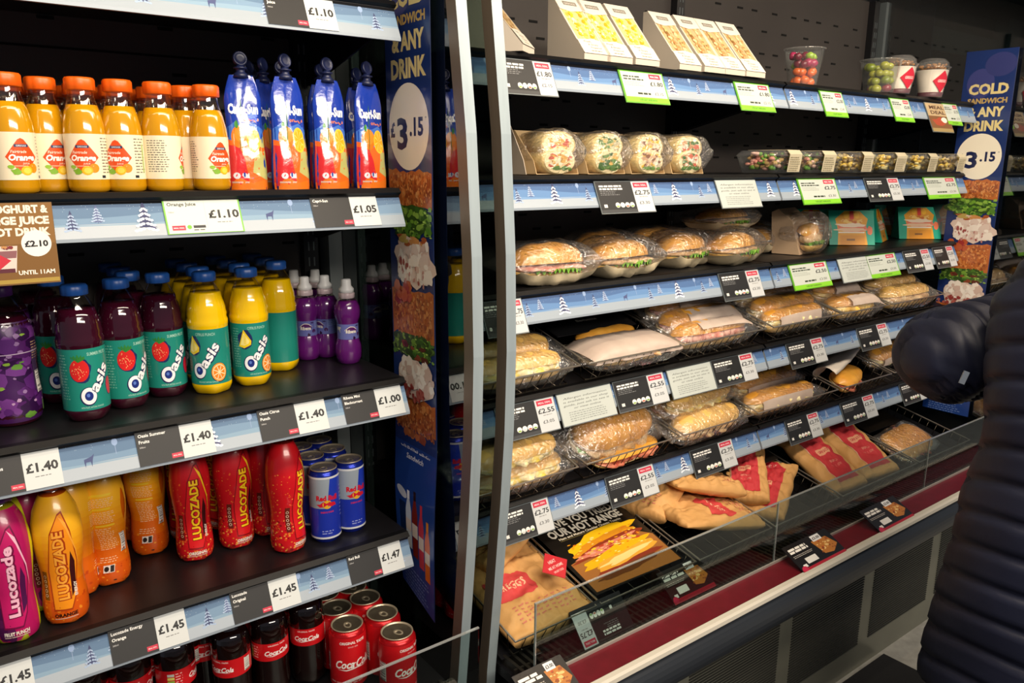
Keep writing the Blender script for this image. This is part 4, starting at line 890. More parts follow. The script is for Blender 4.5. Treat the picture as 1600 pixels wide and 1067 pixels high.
def half(L,W,H,top,p=2.6,n=20,k=10,seed=0,flat=.85):
    g=G(); rings=[]; sg=1 if top else -1
    for i in range(n+1):
        t=-1+2*i/n; s=max(.03,(1-abs(t)**p)**.5); r=[]
        for j in range(k+1):
            a=PI*j/k; y=W/2*s*cos(a); z=H*s**.8*abs(sin(a))**flat
            q=1+.10*nz(t*L/2+seed,y,z,26); r.append((t*L/2,y*q,sg*z*q))
        rings.append(r)
    m=k+1; vs=[q for r in rings for q in r]; fs=[]; fc=[]
    for i in range(n):
        for j in range(k): f=(i*m+j,i*m+j+1,(i+1)*m+j+1,(i+1)*m+j); fs.append(f if not top else f[::-1])
        fc.append((i*m,(i+1)*m,(i+1)*m+k,i*m+k))
    g.add(vs,fs,0,True); g.add(vs,fc,1,False); return g
def filling(L,W,T,seed,amp=.25):
    g=G(); rings=[]
    for i in range(17):
        t=-1+2*i/16; s=max(.05,(1-abs(t)**3)**.5); r=[]
        for j in range(12):
            a=2*PI*j/12; y=W/2*s*cos(a); z=T*sin(a)*s
            q=1+amp*2.2*nz(t*L/2+seed,y*1.4,z+seed,48); r.append((t*L/2,y*q,z*q))
        rings.append(r)
    return g.loft(rings)
def frill(L,W,amp,seed,n=44):
    g=G(); vs=[]; 
    for i in range(n+1):
        x=-L/2+L*i/n; s=max(.1,(1-abs(2*x/L)**3))**.5; w_=.004*math.sin(i*1.9+seed)+.003*nz(x,seed,0,60)
        vs+=[(x,-W*.25*s,w_*.3),(x,-W*.5*s,w_),(x+.002,-W*.5*s-amp*(.6+.6*abs(nz(x+seed,1,0,70))),w_*1.6-.002)]
    fs=[]
    for i in range(n): b=3*i; fs+=[(b,b+1,b+4,b+3),(b+1,b+2,b+5,b+4)]
    g.add(vs,fs,0,True); return g
def film_shell(L,W,H,zc,seed=0,end=.03,crimp=.7,amp=.06,sq=.75):
    g=G(); rings=[]; n=22
    st=[(-L/2-end,.10,crimp),(-L/2-end*.45,.30,crimp*.95)]+[(L/2*(-1+2*i/n),max(.35,(1-abs(-1+2*i/n)**4)**.5),1) for i in range(n+1)]+[(L/2+end*.45,.30,crimp*.95),(L/2+end,.10,crimp)]
    for x,hs,ws in st:
        r=[]
        for j in range(20):
            a=2*PI*j/20; c,s=cos(a),sin(a); y=W/2*ws*math.copysign(abs(c)**sq,c); z=H/2*hs*math.copysign(abs(s)**sq,s)
            q=1+amp*1.6*nz(x+seed,y*1.3,z*1.3,40)+amp*.8*nz(x*2+seed,y,z,110); r.append((x,y*q,zc+z*q))
        rings.append(r)
    return g.loft(rings,0,True,True), rings
def patch_of(rings,j0,j1,i0,i1,off=.0006,zc=0):
    g=G(); rr=[]
    for i in range(i0,i1+1):
        r=[]
        for j in range(j0,j1+1):
            x,y,z=rings[i][j%20]; v=Vector((0,y,z-zc)); v=v*(1+off/max(v.length,.004)); r.append((x,v.y,v.z+zc))
        rr.append(r)
    return g.loft(rr,0,True,False,False)
def baguette(kind,L=.275,W=.078,H=.034,crust=CRUST,leafy=False,panel=None,open_=10,seed=0,film=True,name='baguette',p=3.2):
    root=empty(name,(0,0,0),0,'filled baguette','sandwich')
    b=half(L,W,H*.85,False,p,seed=seed).build('bread_base',[CRUSTP,CRUMB],root); b.location=(0,0,H*.85)
    f=filling(L*.98,W*1.06,.013,seed).build('filling',FIL[kind],root); f.location=(0,-.003,H*.85+.006)
    if leafy: l=frill(L*.95,W*1.02,.008,seed).build('salad_leaf',LEAF,root); l.location=(0,-.002,H*.85+.004)
    t=half(L,W,H,True,p,seed=seed+5).build('bread_top',[crust,CRUMB],root); t.location=(0,0,H*.85+.011); t.rotation_euler=(R(-open_),0,0)
    if film:
        zc=H*.98; g,rg=film_shell(L+.02,W*1.22,H*2.62,zc,seed); wr=g.build('clear_wrapper',FILM,root)
        if panel: patch_of(rg,panel[0],panel[1],panel[2],panel[3],zc=zc).build('printed_panel',PAPERW,wr,label='printed whitish panel of the wrapper')
    return Proto(root)
BAG={'egg':baguette('egg',L=.29,W=.068,H=.028,crust=CRUSTP,seed=1,p=5),'ham':baguette('ham',L=.29,W=.070,H=.028,panel=(5,8,8,23),seed=2,p=4),'cheese':baguette('cheese',L=.28,W=.070,H=.028,seed=3,leafy=False,panel=(6,9,8,24),p=4),'chicken':baguette('chicken',L=.29,W=.088,H=.040,seed=4,leafy=True,open_=16),'yellow':baguette('egg',L=.28,W=.060,H=.026,seed=6,p=5,panel=(8,10,5,20))}
BAG['paper']=baguette('chicken',L=.29,W=.085,H=.034,seed=8,panel=(0,10,2,25))
BAG['bacon']=baguette('bacon',L=.25,W=.09,H=.028,seed=9,film=False,open_=20)
BAG['pale']=baguette('chicken',L=.27,W=.070,H=.028,crust=CRUSTP,seed=12,panel=(0,4,3,24),p=5)
# ------------------------------------------------------------------ wire baskets
def basket(w_,d=.36,h=.055):
    root=empty('wire_basket',(0,0,0),0,'wire basket','basket')
    g=G(); i_=.014
    g.tube([(0,0,h),(w_,0,h),(w_,d,h),(0,d,h)],.0026,6,closed=True); g.build('basket_rim',STEEL,root)
    g=G(); g.tube([(i_,i_,0.003),(w_-i_,i_,.003),(w_-i_,d-i_,.003),(i_,d-i_,.003)],.0018,5,closed=True)
    n=int(w_/.026)
    for k in range(1,n): x=w_*k/n; g.tube([(x,0,h),(x*.93+w_*.02,i_,.003)],.0012,4); g.tube([(x,d,h),(x,d-i_,.003)],.0012,4)
    for k in range(1,6): x=w_*k/6; g.tube([(x,i_,.003),(x,d-i_,.003)],.0012,4)
    n=int(d/.028)
    for k in range(1,n):
        y=d*k/n
        for xx,xi in ((0,i_),(w_,w_-i_)): g.tube([(xx,y,h),(xi,y,.003)],.0012,4)
    g.tube([(i_,d*.5,.003),(w_-i_,d*.5,.003)],.0012,4)
    g.build('basket_wires',mat('dark_wire','5a5348',.3,1),root,kind='stuff'); return root
TL={3:(.0,.999,R(15)),4:(.0,.753,R(15)),5:(-.15,.489,R(13))}
def slope_pt(row,x,s,lift): y,z,t=TL[row]; return (x,y+s*cos(t)-lift*sin(t),z+s*sin(t)+lift*cos(t))
BX={3:[(.875,1.168),(1.195,1.511),(1.524,1.865),(1.90,2.25),(2.262,2.53),(2.55,2.915)],4:[(.875,1.17),(1.198,1.525),(1.54,1.835),(1.86,2.27),(2.29,2.60),(2.62,2.93)],5:[(.875,1.10),(1.115,1.435),(1.45,1.745),(1.76,2.075),(2.095,2.54),(2.555,2.92)]}
ORD=['first','second','third','fourth','fifth','sixth']
RN={3:'upper',4:'middle',5:'bottom'}
for row,L_ in BX.items():
    for i,(a,b) in enumerate(L_):
        o=basket(b-a); p=slope_pt(row,a,0,.001); o.location=p; o.rotation_euler=(TL[row][2],0,0)
        tag(o,'wire basket in the %s basket row, %s from the aluminium frame'%(RN[row],ORD[i]),'basket','wire baskets of sandwiches')
g=G(); t=math.tan(R(13)); g.prism([(-.12,.479),(.40,.479),(.40,.482+.55*t-.012),(-.12,.479+.001)],.0,2.155); g.build('deck_wedge',BLK,cr)
def sput(kind,row,x,s,lift,label,rz=0,rx=0,sc=None):
    p=slope_pt(row,x,s,lift)
    return BAG[kind].put(p,rz,label,'filled baguettes in the wire baskets',rx=TL[row][2]+rx,sc=sc)
def fill(row,bi,kind,n,label,s0=.055,ds=.075,lift=.006,dl=0,rx=R(12),dx=0,rz=0,sc=None):
    a,b=BX[row][bi]
    for k in range(n):
        sput(kind,row,(a+b)/2+dx+rnd.uniform(-.006,.006),s0+ds*k,lift+dl*k,'%s, %s from front'%(label,ORD[k]),rz+rnd.uniform(-.05,.05),(R(-10) if k==0 else rx*.6),sc)
fill(3,0,'egg',2,'golden baguette in the upper basket beside the aluminium frame',dl=.014,ds=.065,sc=(.93,1.05,1.1))
fill(3,1,'paper',1,'white-panelled flat baguette in front of the black card, upper row',s0=.06,dx=.02,sc=(.98,1.25,.85))
fill(3,1,'bacon',1,'baguette wrapped behind the white-panelled one, upper row',s0=.145,dx=.04,sc=(.8,.8,.8))
fill(3,2,'ham',4,'ham baguette with pinkish panel in the third upper basket',ds=.060,dl=.018,rx=R(20),sc=(1.02,1.1,1.2))
fill(3,3,'yellow',4,'glossy yellow baguette in the upper basket right of the shelf joint',ds=.056,dl=.018,rx=R(16),sc=(1.08,1.1,1.2))
fill(3,4,'cheese',2,'pale gold baguette in the fifth upper basket',ds=.09,dl=.024,sc=(.82,1.2,1.25)); fill(3,4,'paper',1,'white paper roll at the back of the fifth upper basket',s0=.26,lift=.03,sc=(.8,1,1))
fill(3,5,'pale',3,'pale baguette in the upper basket nearest the blue poster',ds=.075,dl=.02,sc=(1.08,1.25,1.25))
fill(4,0,'egg',2,'golden baguette in the middle row beside the aluminium frame',dl=.01,ds=.09,sc=(.95,1.1,1.1)); 
sput('egg',4,1.0,.065,.066,'golden baguette lying on top of the one beside the frame',.05,R(10),(.95,1,1)); sput('cheese',4,1.0,.15,.076,'second baguette on top, beside the frame, middle row',0,R(10),(.95,1,1))
sput('chicken',4,1.345,.11,.032,'large open chicken baguette with salad on pink paper',.10,R(34),(.98,1.25,1.15))
sput('bacon',4,1.38,.055,.0,'ham-filled half under the large chicken baguette',.08,R(5),(1,.9,.6))
sput('pale',4,1.69,.06,.006,'baguette with purple-brown filling at the front of the third middle basket',.05,R(12),(1.02,1.15,1.1))
sput('ham',4,1.68,.14,.03,'baguette stacked behind, third middle basket',.05,R(12)); sput('egg',4,1.68,.10,.068,'pale baguette lying across the top of the third middle basket',.12,R(15),(1.02,1,1))
fill(4,3,'yellow',3,'glossy golden baguette in the middle basket below the shelf joint',ds=.085,dl=.022,rx=R(16),dx=-.02,sc=(1.18,1.2,1.2)); 
sput('cheese',4,2.10,.27,.07,'baguette at the back of the basket below the shelf joint',0,R(15))
sput('bacon',4,2.43,.075,.010,'open tomato and bacon baguette under a raised white paper',.35,R(15),(.95,1,.9))
sput('yellow',4,2.76,.12,.02,'golden baguette beside the coat sleeve, middle row',.1,R(12),(1,1.2,1.2)); sput('cheese',4,2.76,.22,.04,'baguette behind the one beside the coat sleeve',.1,R(12))
# raised white paper sleeve
def paper_sheet():
    root=empty('wrapping_paper',slope_pt(4,2.40,.12,.045),R(12),'raised curl of white sandwich paper above the tomato baguette, middle row','paper')
    g=G(); rr=[]
    for i in range(15):
        u=i/14; r=[]
        for j in range(13):
            a=PI*(-.25+1.15*j/12); w_=.045*(1-.3*abs(u-.5)); r.append((-.13+.26*u,-.035+w_*cos(a)+.012*u,.012+.7*w_*sin(a)+.035*u+.004*nz(u,a*.2,0,9)))
        rr.append(r)
    g.loft(rr,0,True,False,False); o=g.build('paper_sheet',mat('white_wrap_paper','e6dccf',.6,bump=.5,bscale=25),root)
    md=o.modifiers.new('t','SOLIDIFY'); md.thickness=.0008
paper_sheet()
# ------------------------------------------------------------------ paper bags
KRAFT=mat('kraft_paper','d8a668',.7,c2='cb9857',noise_amt=.3,noise_scale=12,bump=.5,bscale=30)
def bagproto(kind,W=.20,L=.27,T=.030,seed=0):
    T*=.82
    root=empty('paper_bag',(0,0,0),0,'paper bag','bag')
    def hz(u,v,sg=1):
        e=max(0,1-abs(2*u/W)**3.2)**.5; vv=(v/L); e2=max(0,1-abs(2*vv-.82)**3.0 if vv<.41 else 1-max(0,(vv-.41)/.59)**1.6*.92)**.5
        return sg*(T*e*e2+.0012)+ (.007*nz(u+seed,v*1.6,sg,22)+.004*nz(u*2+seed,v,3,50)+.003*abs(nz(u+v+seed,u-v,1,30)))*(.4+e)*(1 if sg>0 else .3)
    g=G(); n,m=44,52; vs=[];
    for sg in (1,-1):
        for i in range(n+1):
            for j in range(m+1): u=-W/2+W*i/n; v=L*j/m; vs.append((u*(1-.05*nz(v,seed,0,20)),v+(.006*nz(u,seed,2,40) if j==m else 0),T+hz(u,v,sg)))
    o_=(n+1)*(m+1); fs=[]
    for i in range(n):
        for j in range(m):
            a=i*(m+1)+j; f=(a,a+m+1,a+m+2,a+1); fs.append(f); fs.append(tuple(q+o_ for q in f[::-1]))
    for i in range(n): a=i*(m+1); b=a+m; fs+=[(a,a+o_,a+m+1+o_,a+m+1),(b,b+m+1,b+m+1+o_,b+o_)]
    for j in range(m): a=j; b=n*(m+1)+j; fs+=[(a,a+1,a+1+o_,a+o_),(b,b+o_,b+1+o_,b+1)]
    g.add(vs,fs,0,True); g.build('bag_paper',KRAFT,root)
    a=Art()
    if kind=='stripe':
        a.rect(-.050,.02,.050,L-.045,'c4333a',0); a.poly([(-.040,L-.052),(0,L-.012),(.040,L-.052),(0,L-.092)],'b8202c',2)
        a.text('FRESHLY',0,L-.047,.007,'f2c8b8',3,.02,w=.035); a.text('BAKED',0,L-.060,.007,'f2c8b8',3,.02,w=.028)
        a.rect(-.022,.115,.022,.137,'e0a07c',2); a.text('GREGGS',0,.126,.008,'b8303a',3,.03,w=.038); a.text('BAKED',0,.085,.008,'dd8a78',3,.02,w=.03); a.text('WITH LOVE',0,.070,.007,'dd8a78',3,.02,w=.04)
        a.rect(-.050,.02,-.047,L-.045,'d9a888',1)
    elif kind=='logo':
        a.rect(-.088,.090,.010,.165,'c8403f',1); a.ell(-.088,.1275,.010,.0375,'c8403f',1,12); a.ell(.010,.1275,.010,.0375,'c8403f',1,12); a.text('GREGGS',-.040,.128,.018,'e8b08c',2,.03,w=.08); 
        for i in range(9): a.lines(-.08+.018*i,.022,-.068+.018*i,.07,5,'cf7a64',1,i,.35)
    else:
        a.text('freshly made',0,.11,.012,'c86a58',1,.01,.3,w=.08); a.rect(-.030,.13,.034,.165,'c94a4a',1); a.text('GREGGS',.002,.147,.010,'e8b08c',2,.03,w=.05)
        for i in range(6): a.lines(-.06+.022*i,.03,-.045+.022*i,.08,6,'cf7a64',1,i,.3)
    mobj('bag_print',a.mesh('bagprint',lambda u,v,l:(u*(1-.05*nz(v,seed,0,20)),v,T+hz(u,v)+.0012+E16*l),PM,du=W/44,dv=L/52),root)
    return Proto(root)
KB={'stripe':bagproto('stripe',.17,.29,.030,1),'logo':bagproto('logo',.24,.28,.034,2),'plain':bagproto('plain',.19,.27,.030,3)}
def bput(kind,row,x,s,lift,rz,label,rx=0,sc=None):
    Lb={'stripe':.29,'logo':.28,'plain':.27}[kind]*(sc[1] if sc else 1)/2; x+=sin(rz)*Lb; s+=.17-cos(rz)*Lb
    return KB[kind].put(slope_pt(row,x,s,lift),rz,label,'brown paper bags in the bottom baskets',rx=TL[row][2]+rx,sc=sc)
bput('logo',5,1.0,-.02,.004,.0,'flat brown bag with a faded red logo beside the aluminium frame')
bput('plain',5,1.03,.11,.034,-1.25,'brown bag lying across the logo bag, its fold held by a red sticker',0,(.85,.8,.9))
bput('logo',5,.97,.20,.050,.1,'brown bag on top at the back of the first bottom basket',R(3),(.8,.8,.6))
bput('logo',5,1.60,-.04,.004,1.45,'large brown bag lying sideways at the front of the third bottom basket',0,(.9,1.05,1))
bput('logo',5,1.56,.10,.030,-1.2,'brown bag with red badge behind the sideways bag',R(5),(.85,.95,1))
bput('plain',5,1.64,.02,.060,1.35,'brown bag with open mouth on top of the third bottom basket',R(2),(.75,.9,1))
bput('stripe',5,1.93,-.03,.004,-1.1,'red-striped bag lying diagonally in the fourth bottom basket',0,(.85,.95,1))
bput('stripe',5,1.88,.03,.036,-.85,'red-striped bag crossing on top in the fourth bottom basket',R(4),(.8,.85,1))
bput('stripe',5,2.21,.02,.010,-.10,'left one of two upright red-striped bags',R(12),(1,1.08,1.1))
bput('stripe',5,2.40,.02,.012,-.15,'right one of two upright red-striped bags',R(12),(1.03,1.1,1.1))
bput('plain',5,2.18,.13,.04,.5,'brown bag crumpled behind the two upright red-striped bags',R(8),(.8,.8,1))
# red diamond sticker on the fold of the crossing bag
st=empty('sticker',slope_pt(5,1.055,.105,.106),.12,'red diamond sticker on the folded bag beside the hot range card','sticker'); st.rotation_euler=(R(30),0,.12)
a=Art(); a.poly([(-.040,0),(0,.036),(.040,0),(0,-.036)],'c0202c',1); a.text('HEAT',0,.012,.008,'f3c9c0',2,.02,w=.022); a.text('ME AT HOME',0,-.002,.007,'f3c9c0',2,.02,w=.044); a.text('OR EAT COLD',0,-.014,.005,'f3c9c0',2,.02,w=.03)
mobj('sticker_print',a.mesh('sticker',lambda u,v,l:(u,v,.0012+E16*l-.10*u*u*20*.1),PG,du=.01),st)
g=G(); g.prism([(-.041,0),(0,.037),(.041,0),(0,-.037)],0,.0009,axis='z'); g.build('sticker_card',mat('red_card','a81c26',.5),st)
# ------------------------------------------------------------------ picture cards in the baskets
def pcard(row,x,s,lift,W,H,art,label,rx=0):
    root=empty('promotional_card',slope_pt(row,x,s,lift),0,label,'promotional card'); root.rotation_euler=(TL[row][2]+rx,0,0)
    mobj('card_print',art.mesh('pcard',lambda u,v,l:(u,v,.0022+E16*l),PG),root); g=G(); g.box(-.001,W+.001,-.001,H+.001,0,.002); g.build('card_board',BLK,root)
def hot_art(W,H,pic=True):
    a=Art(); a.rect(0,0,W,H,'1b1713',0)
    q=.0 if not pic else .17; a.text('HAVE YOU TRIED',W*.5,H*(.885-q),.024,'fff8e6',1,.035,w=W*.80); a.text('OUR HOT RANGE',W*.5,H*(.795-q),.026,'fff8e6',1,.04,w=W*.84); a.text('Ham and Mature Cheddar Cheese Toastie',W*.5,H*(.730-q),.008,'e6dcc4',1,.02,w=W*.72); a.rect(W*.14,H*(.705-q),W*.86,H*(.708-q),'8a7a48',1)
    if pic:
        txt_=a; a=Art()
        a.poly([(W*.02,H*.02),(W*.98,H*.0),(W*.99,H*.35),(W*.8,H*.5),(W*.03,H*.35)],'a36a34',.5)
        a.blob(W*.53,H*.49,W*.40,H*.115,'f1c01a',2,30,.25,3,.12); a.blob(W*.54,H*.46,W*.37,H*.07,'d98f22',2.5,30,.25,5,.12)
        a.blob(W*.5,H*.40,W*.40,H*.055,'8e3a22',3,30,.3,7,.12); a.blob(W*.5,H*.40,W*.36,H*.035,'d9826a',3.4,24,.4,8,.12); a.specks(W*.12,H*.36,W*.88,H*.44,40,('b8442c','e8a080','f0c23a'),.008,3.8,4,.5)
        a.blob(W*.52,H*.30,W*.42,H*.075,'f0b318',4,30,.25,9,.12); a.blob(W*.54,H*.24,W*.40,H*.055,'e8a93a',4.5,30,.25,11,.1); a.blob(W*.55,H*.235,W*.30,H*.030,'f3d98a',5,24,.4,12,.1)
        a.blob(W*.5,H*.165,W*.40,H*.045,'8a3420',4.2,26,.3,13,.08); a.blob(W*.5,H*.12,W*.38,H*.035,'6a3a1c',4.4,26,.3,15,.06)
        a.specks(W*.15,H*.27,W*.9,H*.56,90,('f7d34a','e59a1c','d9791a','fae08a'),.005,6,8,.5)
        a.xf(lambda x,y:(x,y*.88)); txt_.it+=a.it; a=txt_
    return a
pcard(5,1.13,.030,.050,.29,.335,hot_art(.29,.335),'black card reading HAVE YOU TRIED OUR HOT RANGE with toastie picture',R(2))
pcard(5,1.775,.20,.085,.26,.20,hot_art(.26,.20,0),'second hot range card, at the back of the fourth bottom basket',R(6))
pcard(5,2.585,.20,.05,.22,.16,hot_art(.22,.16,0),'dim hot range card behind the clear-packed toastie',R(4))
a=Art(); a.rect(0,0,.27,.24,'17181a',0)
for i,(t,w_) in enumerate((('&','.012'),('A PULLED PORK',.17),('WITH APPLE',.15),('TOPPINGS',.14))): a.text(t,.12,.19-.028*i,.017 if i else .010,'d8cda6' if i else 'b7a13c',1,.05,w=float(w_))
a.rect(.03,.093,.20,.096,'b09a3a',1); a.text('Hot Pigs Under Blankets',.12,.078,.012,'f0ece0',1,.03,w=.17); a.text('Baguette',.14,.056,.011,'f0ece0',1,.03,w=.07); a.specks(.20,.14,.25,.16,10,('4f7f2a','7aa23a'),.008,1,3,.4)
pcard(3,1.215,.14,.055,.27,.24,a,'black card with gold lettering behind the white-panelled baguette',R(3))
a=Art(); a.rect(0,0,.24,.20,'1b1a18',0); a.text('Christmas Lunch',.10,.13,.013,'f0ece0',1,.04,w=.13); a.rect(.03,.148,.19,.151,'b09a3a',1); a.specks(.03,.155,.10,.18,10,('d98a2a','e8c07a'),.010,1,2,.6); a.text('Baguette',.10,.108,.011,'f0ece0',1,.03,w=.08)
pcard(4,1.225,.16,.035,.24,.20,a,'black card behind the large chicken baguette',R(4))
# clear-packed toastie, bottom row far end
tp=empty('packed_toastie',slope_pt(5,2.70,.12,.008),0,'clear-packed toastie with grey sleeve at the far end of the bottom row','sandwich'); tp.rotation_euler=(R(22),0,.12)
o=half(.27,.13,.022,True,6,seed=3).build('bread_top',[CRUST,CRUMB],tp); o.location.z=.030
o=half(.27,.13,.018,False,6,seed=4).build('bread_base',[CRUST,CRUMB],tp); o.location.z=.020; o=filling(.27,.135,.008,4).build('filling',FIL['bacon'],tp); o.location.z=.025
g,rg=film_shell(.28,.15,.062,.028,3,.02); wr=g.build('clear_wrapper',FILM,tp); patch_of(rg,10,19,13,25,zc=.028).build('sleeve_panel',mat('grey_sleeve','8d939a',.5),wr)
# ------------------------------------------------------------------ bread rolls, third shelf
def roll(kind,L=.19,W=.12,H=.05,seed=0,name='filled_roll'):
    root=empty(name,(0,0,0),0,'round filled roll','sandwich')
    b=half(L,W,.030,False,2.2,seed=seed).build('bread_base',[CRUSTP,CRUMB],root); b.location.z=.030
    f=filling(L*.97,W*1.0,.009,seed).build('filling',FIL[kind],root); f.location=(0,-.004,.036)
    l=frill(L*.85,W*1.0,.010,seed).build('salad_leaf',LEAF,root); l.location=(0,-.003,.034)
    t=half(L,W,H,True,2.1,seed=seed+2,flat=.8).build('bread_top',[CRUST,CRUMB],root); t.location.z=.042; t.rotation_euler.x=R(-8)
    g,rg=film_shell(L+.03,W*1.10,.102,.046,seed,.035,.62,.08); wr=g.build('clear_wrapper',FILM,root)
    patch_of(rg,11,18,2,25,zc=.046).build('paper_panel',mat('cream_wrap','d9c8a4',.55,bump=.4,bscale=30),wr,label='cream paper lower half of the wrapper'); return Proto(root)
RL=[roll('ham',seed=1),roll('chicken',seed=4,H=.045),roll('chicken',L=.20,seed=7,H=.040)]
zs=ZSR[2]+.002
def rput(k,px,y,rz,label,lift=0,sc=None,rx=0): return RL[k].put((X(px,y,zs+lift+.05),y,zs+lift),rz,label,'film-wrapped bread rolls on the third shelf',rx=rx,sc=sc)
rput(0,853,.085,-.08,'bread roll with green salad beside the aluminium frame')
rput(1,965,.085,.10,'second front bread roll, showing pale chicken')
rput(1,1062,.125,.25,'third front bread roll, bright-topped and angled')
rput(2,1142,.085,.30,'fourth front bread roll, showing pink filling')
rput(0,938,.245,.1,'left bread roll of the back row on the third shelf')
rput(0,1022,.25,.1,'middle bread roll of the back row on the third shelf')
rput(1,1092,.28,.1,'right bread roll of the back row on the third shelf')
rput(2,1128,.20,.12,'bread roll stacked on top behind the pink-filled one',.078,(1.05,1,.80))
rput(1,1190,.22,.3,'bread roll right of the stack, half hidden',0,(.8,.9,.8))
rput(0,1172,.33,.2,'rearmost golden bread roll right of the stack',0,(.8,.9,.9))
# square wrapped sandwich
sq=empty('wrapped_sandwich',(X(1250,.12,zs+.06),.10,zs),.25,'square paper-topped wrapped sandwich standing left of the teal boxes','sandwich')
g=G(); g.prism([(-.01,0),(.075,0),(.085,.125),(.065,.135),(.02,.10)],-.072,.072); g.build('card_tray',mat('tan_card','b59a7c',.6),sq)
o=half(.13,.05,.030,True,3,seed=2).build('bread_top',[CRUST,CRUMB],sq); o.location=(0,-.005,.062); o.rotation_euler.x=R(25)
o=half(.13,.05,.022,False,3,seed=3).build('bread_base',[CRUSTP,CRUMB],sq); o.location=(0,-.02,.028); o=filling(.125,.052,.018,5).build('filling',FIL['chicken'],sq); o.location=(0,-.018,.046); o=frill(.12,.055,.014,2).build('salad_leaf',LEAF,sq); o.location=(0,-.012,.035)
g,rg=film_shell(.145,.115,.13,.062,6,.006,.95,.06,.6); g.build('clear_wrapper',FILM,sq)
# teal snack boxes
def teal_box():
    root=empty('snack_box',(0,0,0),0,'teal snack box','snack box'); W=.155; H=.115; t=R(18)
    g=G(); g.prism([(0,0),(.070,0),(H*math.tan(t)+.012,H),(H*math.tan(t),H)],-W/2,W/2); g.build('card_box',mat('teal_card','0f9a80',.4),root)
    a=Art(); h=H/cos(t); a.rect(-W/2,0,W/2,h,'12a084',0)
    a.poly([(-W*.32,0),(W*.34,0),(W*.30,h*.45),(W*.36,h*.75),(W*.18,h*.98),(-W*.15,h*.98),(-W*.36,h*.75),(-W*.30,h*.4)],'e5a01e',1)
    a.rect(-W*.26,0,W*.28,h*.28,'d98f10',1.5); a.blob(0,h*.50,W*.34,h*.12,'e87a5a',2,24,.25,1); a.blob(0,h*.57,W*.32,h*.06,'f4dcc0',2.6,24,.3,2); a.blob(0,h*.68,W*.30,h*.11,'e09a2a',2.3,20,.2,3); a.blob(0,h*.44,W*.33,h*.05,'f2c7a2',3,24,.3,5); a.specks(-W*.26,h*.6,W*.26,h*.76,20,('c9691c','f0c468'),.006,3,3,.6)
    a.ell(-W*.12,h*.86,W*.055,h*.10,'f2b62a',3,14); a.ell(W*.12,h*.86,W*.055,h*.10,'f2b62a',3,14); a.rect(-W*.04,h*.74,W*.05,h*.98,'d23322',3.5); a.rect(-W*.30,h*.34,W*.28,h*.38,'f4e6d0',3.2); a.lines(-W*.12,h*.10,W*.12,h*.20,1,'8a5a18',4,2,.6)
    a.blob(W*.40,h*.42,W*.06,h*.14,'e8764e',2,10,.3,6)
    mobj('box_print',a.mesh('tealbox',lambda u,v,l:(u,v*sin(t)-E16*(l+1),v*cos(t)),PG),root); return Proto(root)
tb=teal_box()
for px,y,rz,t_ in [(1270,.27,-.65,'teal box at the left, standing back behind the others'),(1334,.15,-.65,'teal box with the picture facing front, left of the pair'),(1385,.16,.35,'teal box turned to its plain side'),(1402,.26,-.6,'teal box half hidden behind the last one'),(1440,.13,-.65,'teal box furthest along the shelf')]:
    tb.put((X(px,y,zs+.05),y,zs),rz,t_,'teal snack boxes on the third shelf')
# ------------------------------------------------------------------ wraps, second shelf
def wrap_half(g,R_,y0,y1,zc,x=0): g.loft([[(x+R_*1.05*cos(2*PI*i/20)*q,y,zc+R_*.80*sin(2*PI*i/20)*q) for i in range(20)] for y,q in ((y0,.96),(y0+.006,1),(y1,.95))],0,True,True)
def wrapproto(seed,fk):
    root=empty('wrap',(0,0,0),0,'tortilla wrap','wrap')
    g=G(); g.prism([(.0,0),(.085,0),(.085,.118),(.072,.118),(.01,.035)],-.062,-.0605); g.prism([(.0,0),(.085,0),(.085,.118),(.072,.118),(.01,.035)],.0605,.062); g.box(-.062,.062,.0835,.085,0,.118); g.box(-.062,.062,0,.085,0,.0015); g.build('card_tray',mat('kraft_tray','cdb083',.6),root)
    g=G(); wrap_half(g,.048,.0,.080,.078,.002); wrap_half(g,.046,-.004,.076,.036,-.002); g.build('tortilla',mat('tortilla','f0dca0',.6,c2='e0bc70',noise_amt=.2,noise_scale=35),root)
    r=random.Random(seed)
    for zc,yf in ((.078,-.001),(.036,-.005)):
        a=Art(); a.ell(0,0,.045,.034,'f3e2b4',0,24); cs=[('e9d9a0','d9a64a','c9543c','f2e6c8'),('3f6a2a','5f8a3a','c9c09a','dfb45a'),('f0c23a','d9b088','e8dcc0','8a5a3a'),('4a7a34','efe4d0','d96a4a','c8905a')][fk]
        a.specks(-.038,-.027,.038,.029,56,cs,.0095,1,seed+int(zc*99),.7); a.specks(-.036,-.026,.036,-.012,12,('4d7a2c','6d9a3c'),.009,4,seed+2,.6)
        o=mobj('filling_face',a.mesh('wrapface',lambda u,v,l:(u,-E16*(l+1),v),PR),root); o.location=(0,yf,zc)
    g,rg=film_shell(.126,.100,.122,.060,seed,.006,.9,.07,.55)
    o=g.build('clear_wrapper',FILM,root); o.location=(0,.028,0); return Proto(root)
WP=[wrapproto(3,0),wrapproto(8,1),wrapproto(12,2),wrapproto(17,3)]; zs=ZSR[1]+.002
for i,(px,rz,t_) in enumerate([(868,.08,'wrap with tomato and green salad, largest and nearest the frame'),(945,.1,'wrap with dark green filling, second in the row'),(1010,.1,'wrap with egg and chicken filling, third in the row'),(1072,.08,'wrap at the right end of the row')]):
    WP[i].put((X(px,.06,zs+.05),.05,zs),rz,t_,'halved wraps in clear film on the second shelf',sc=(1.05,1,.80))
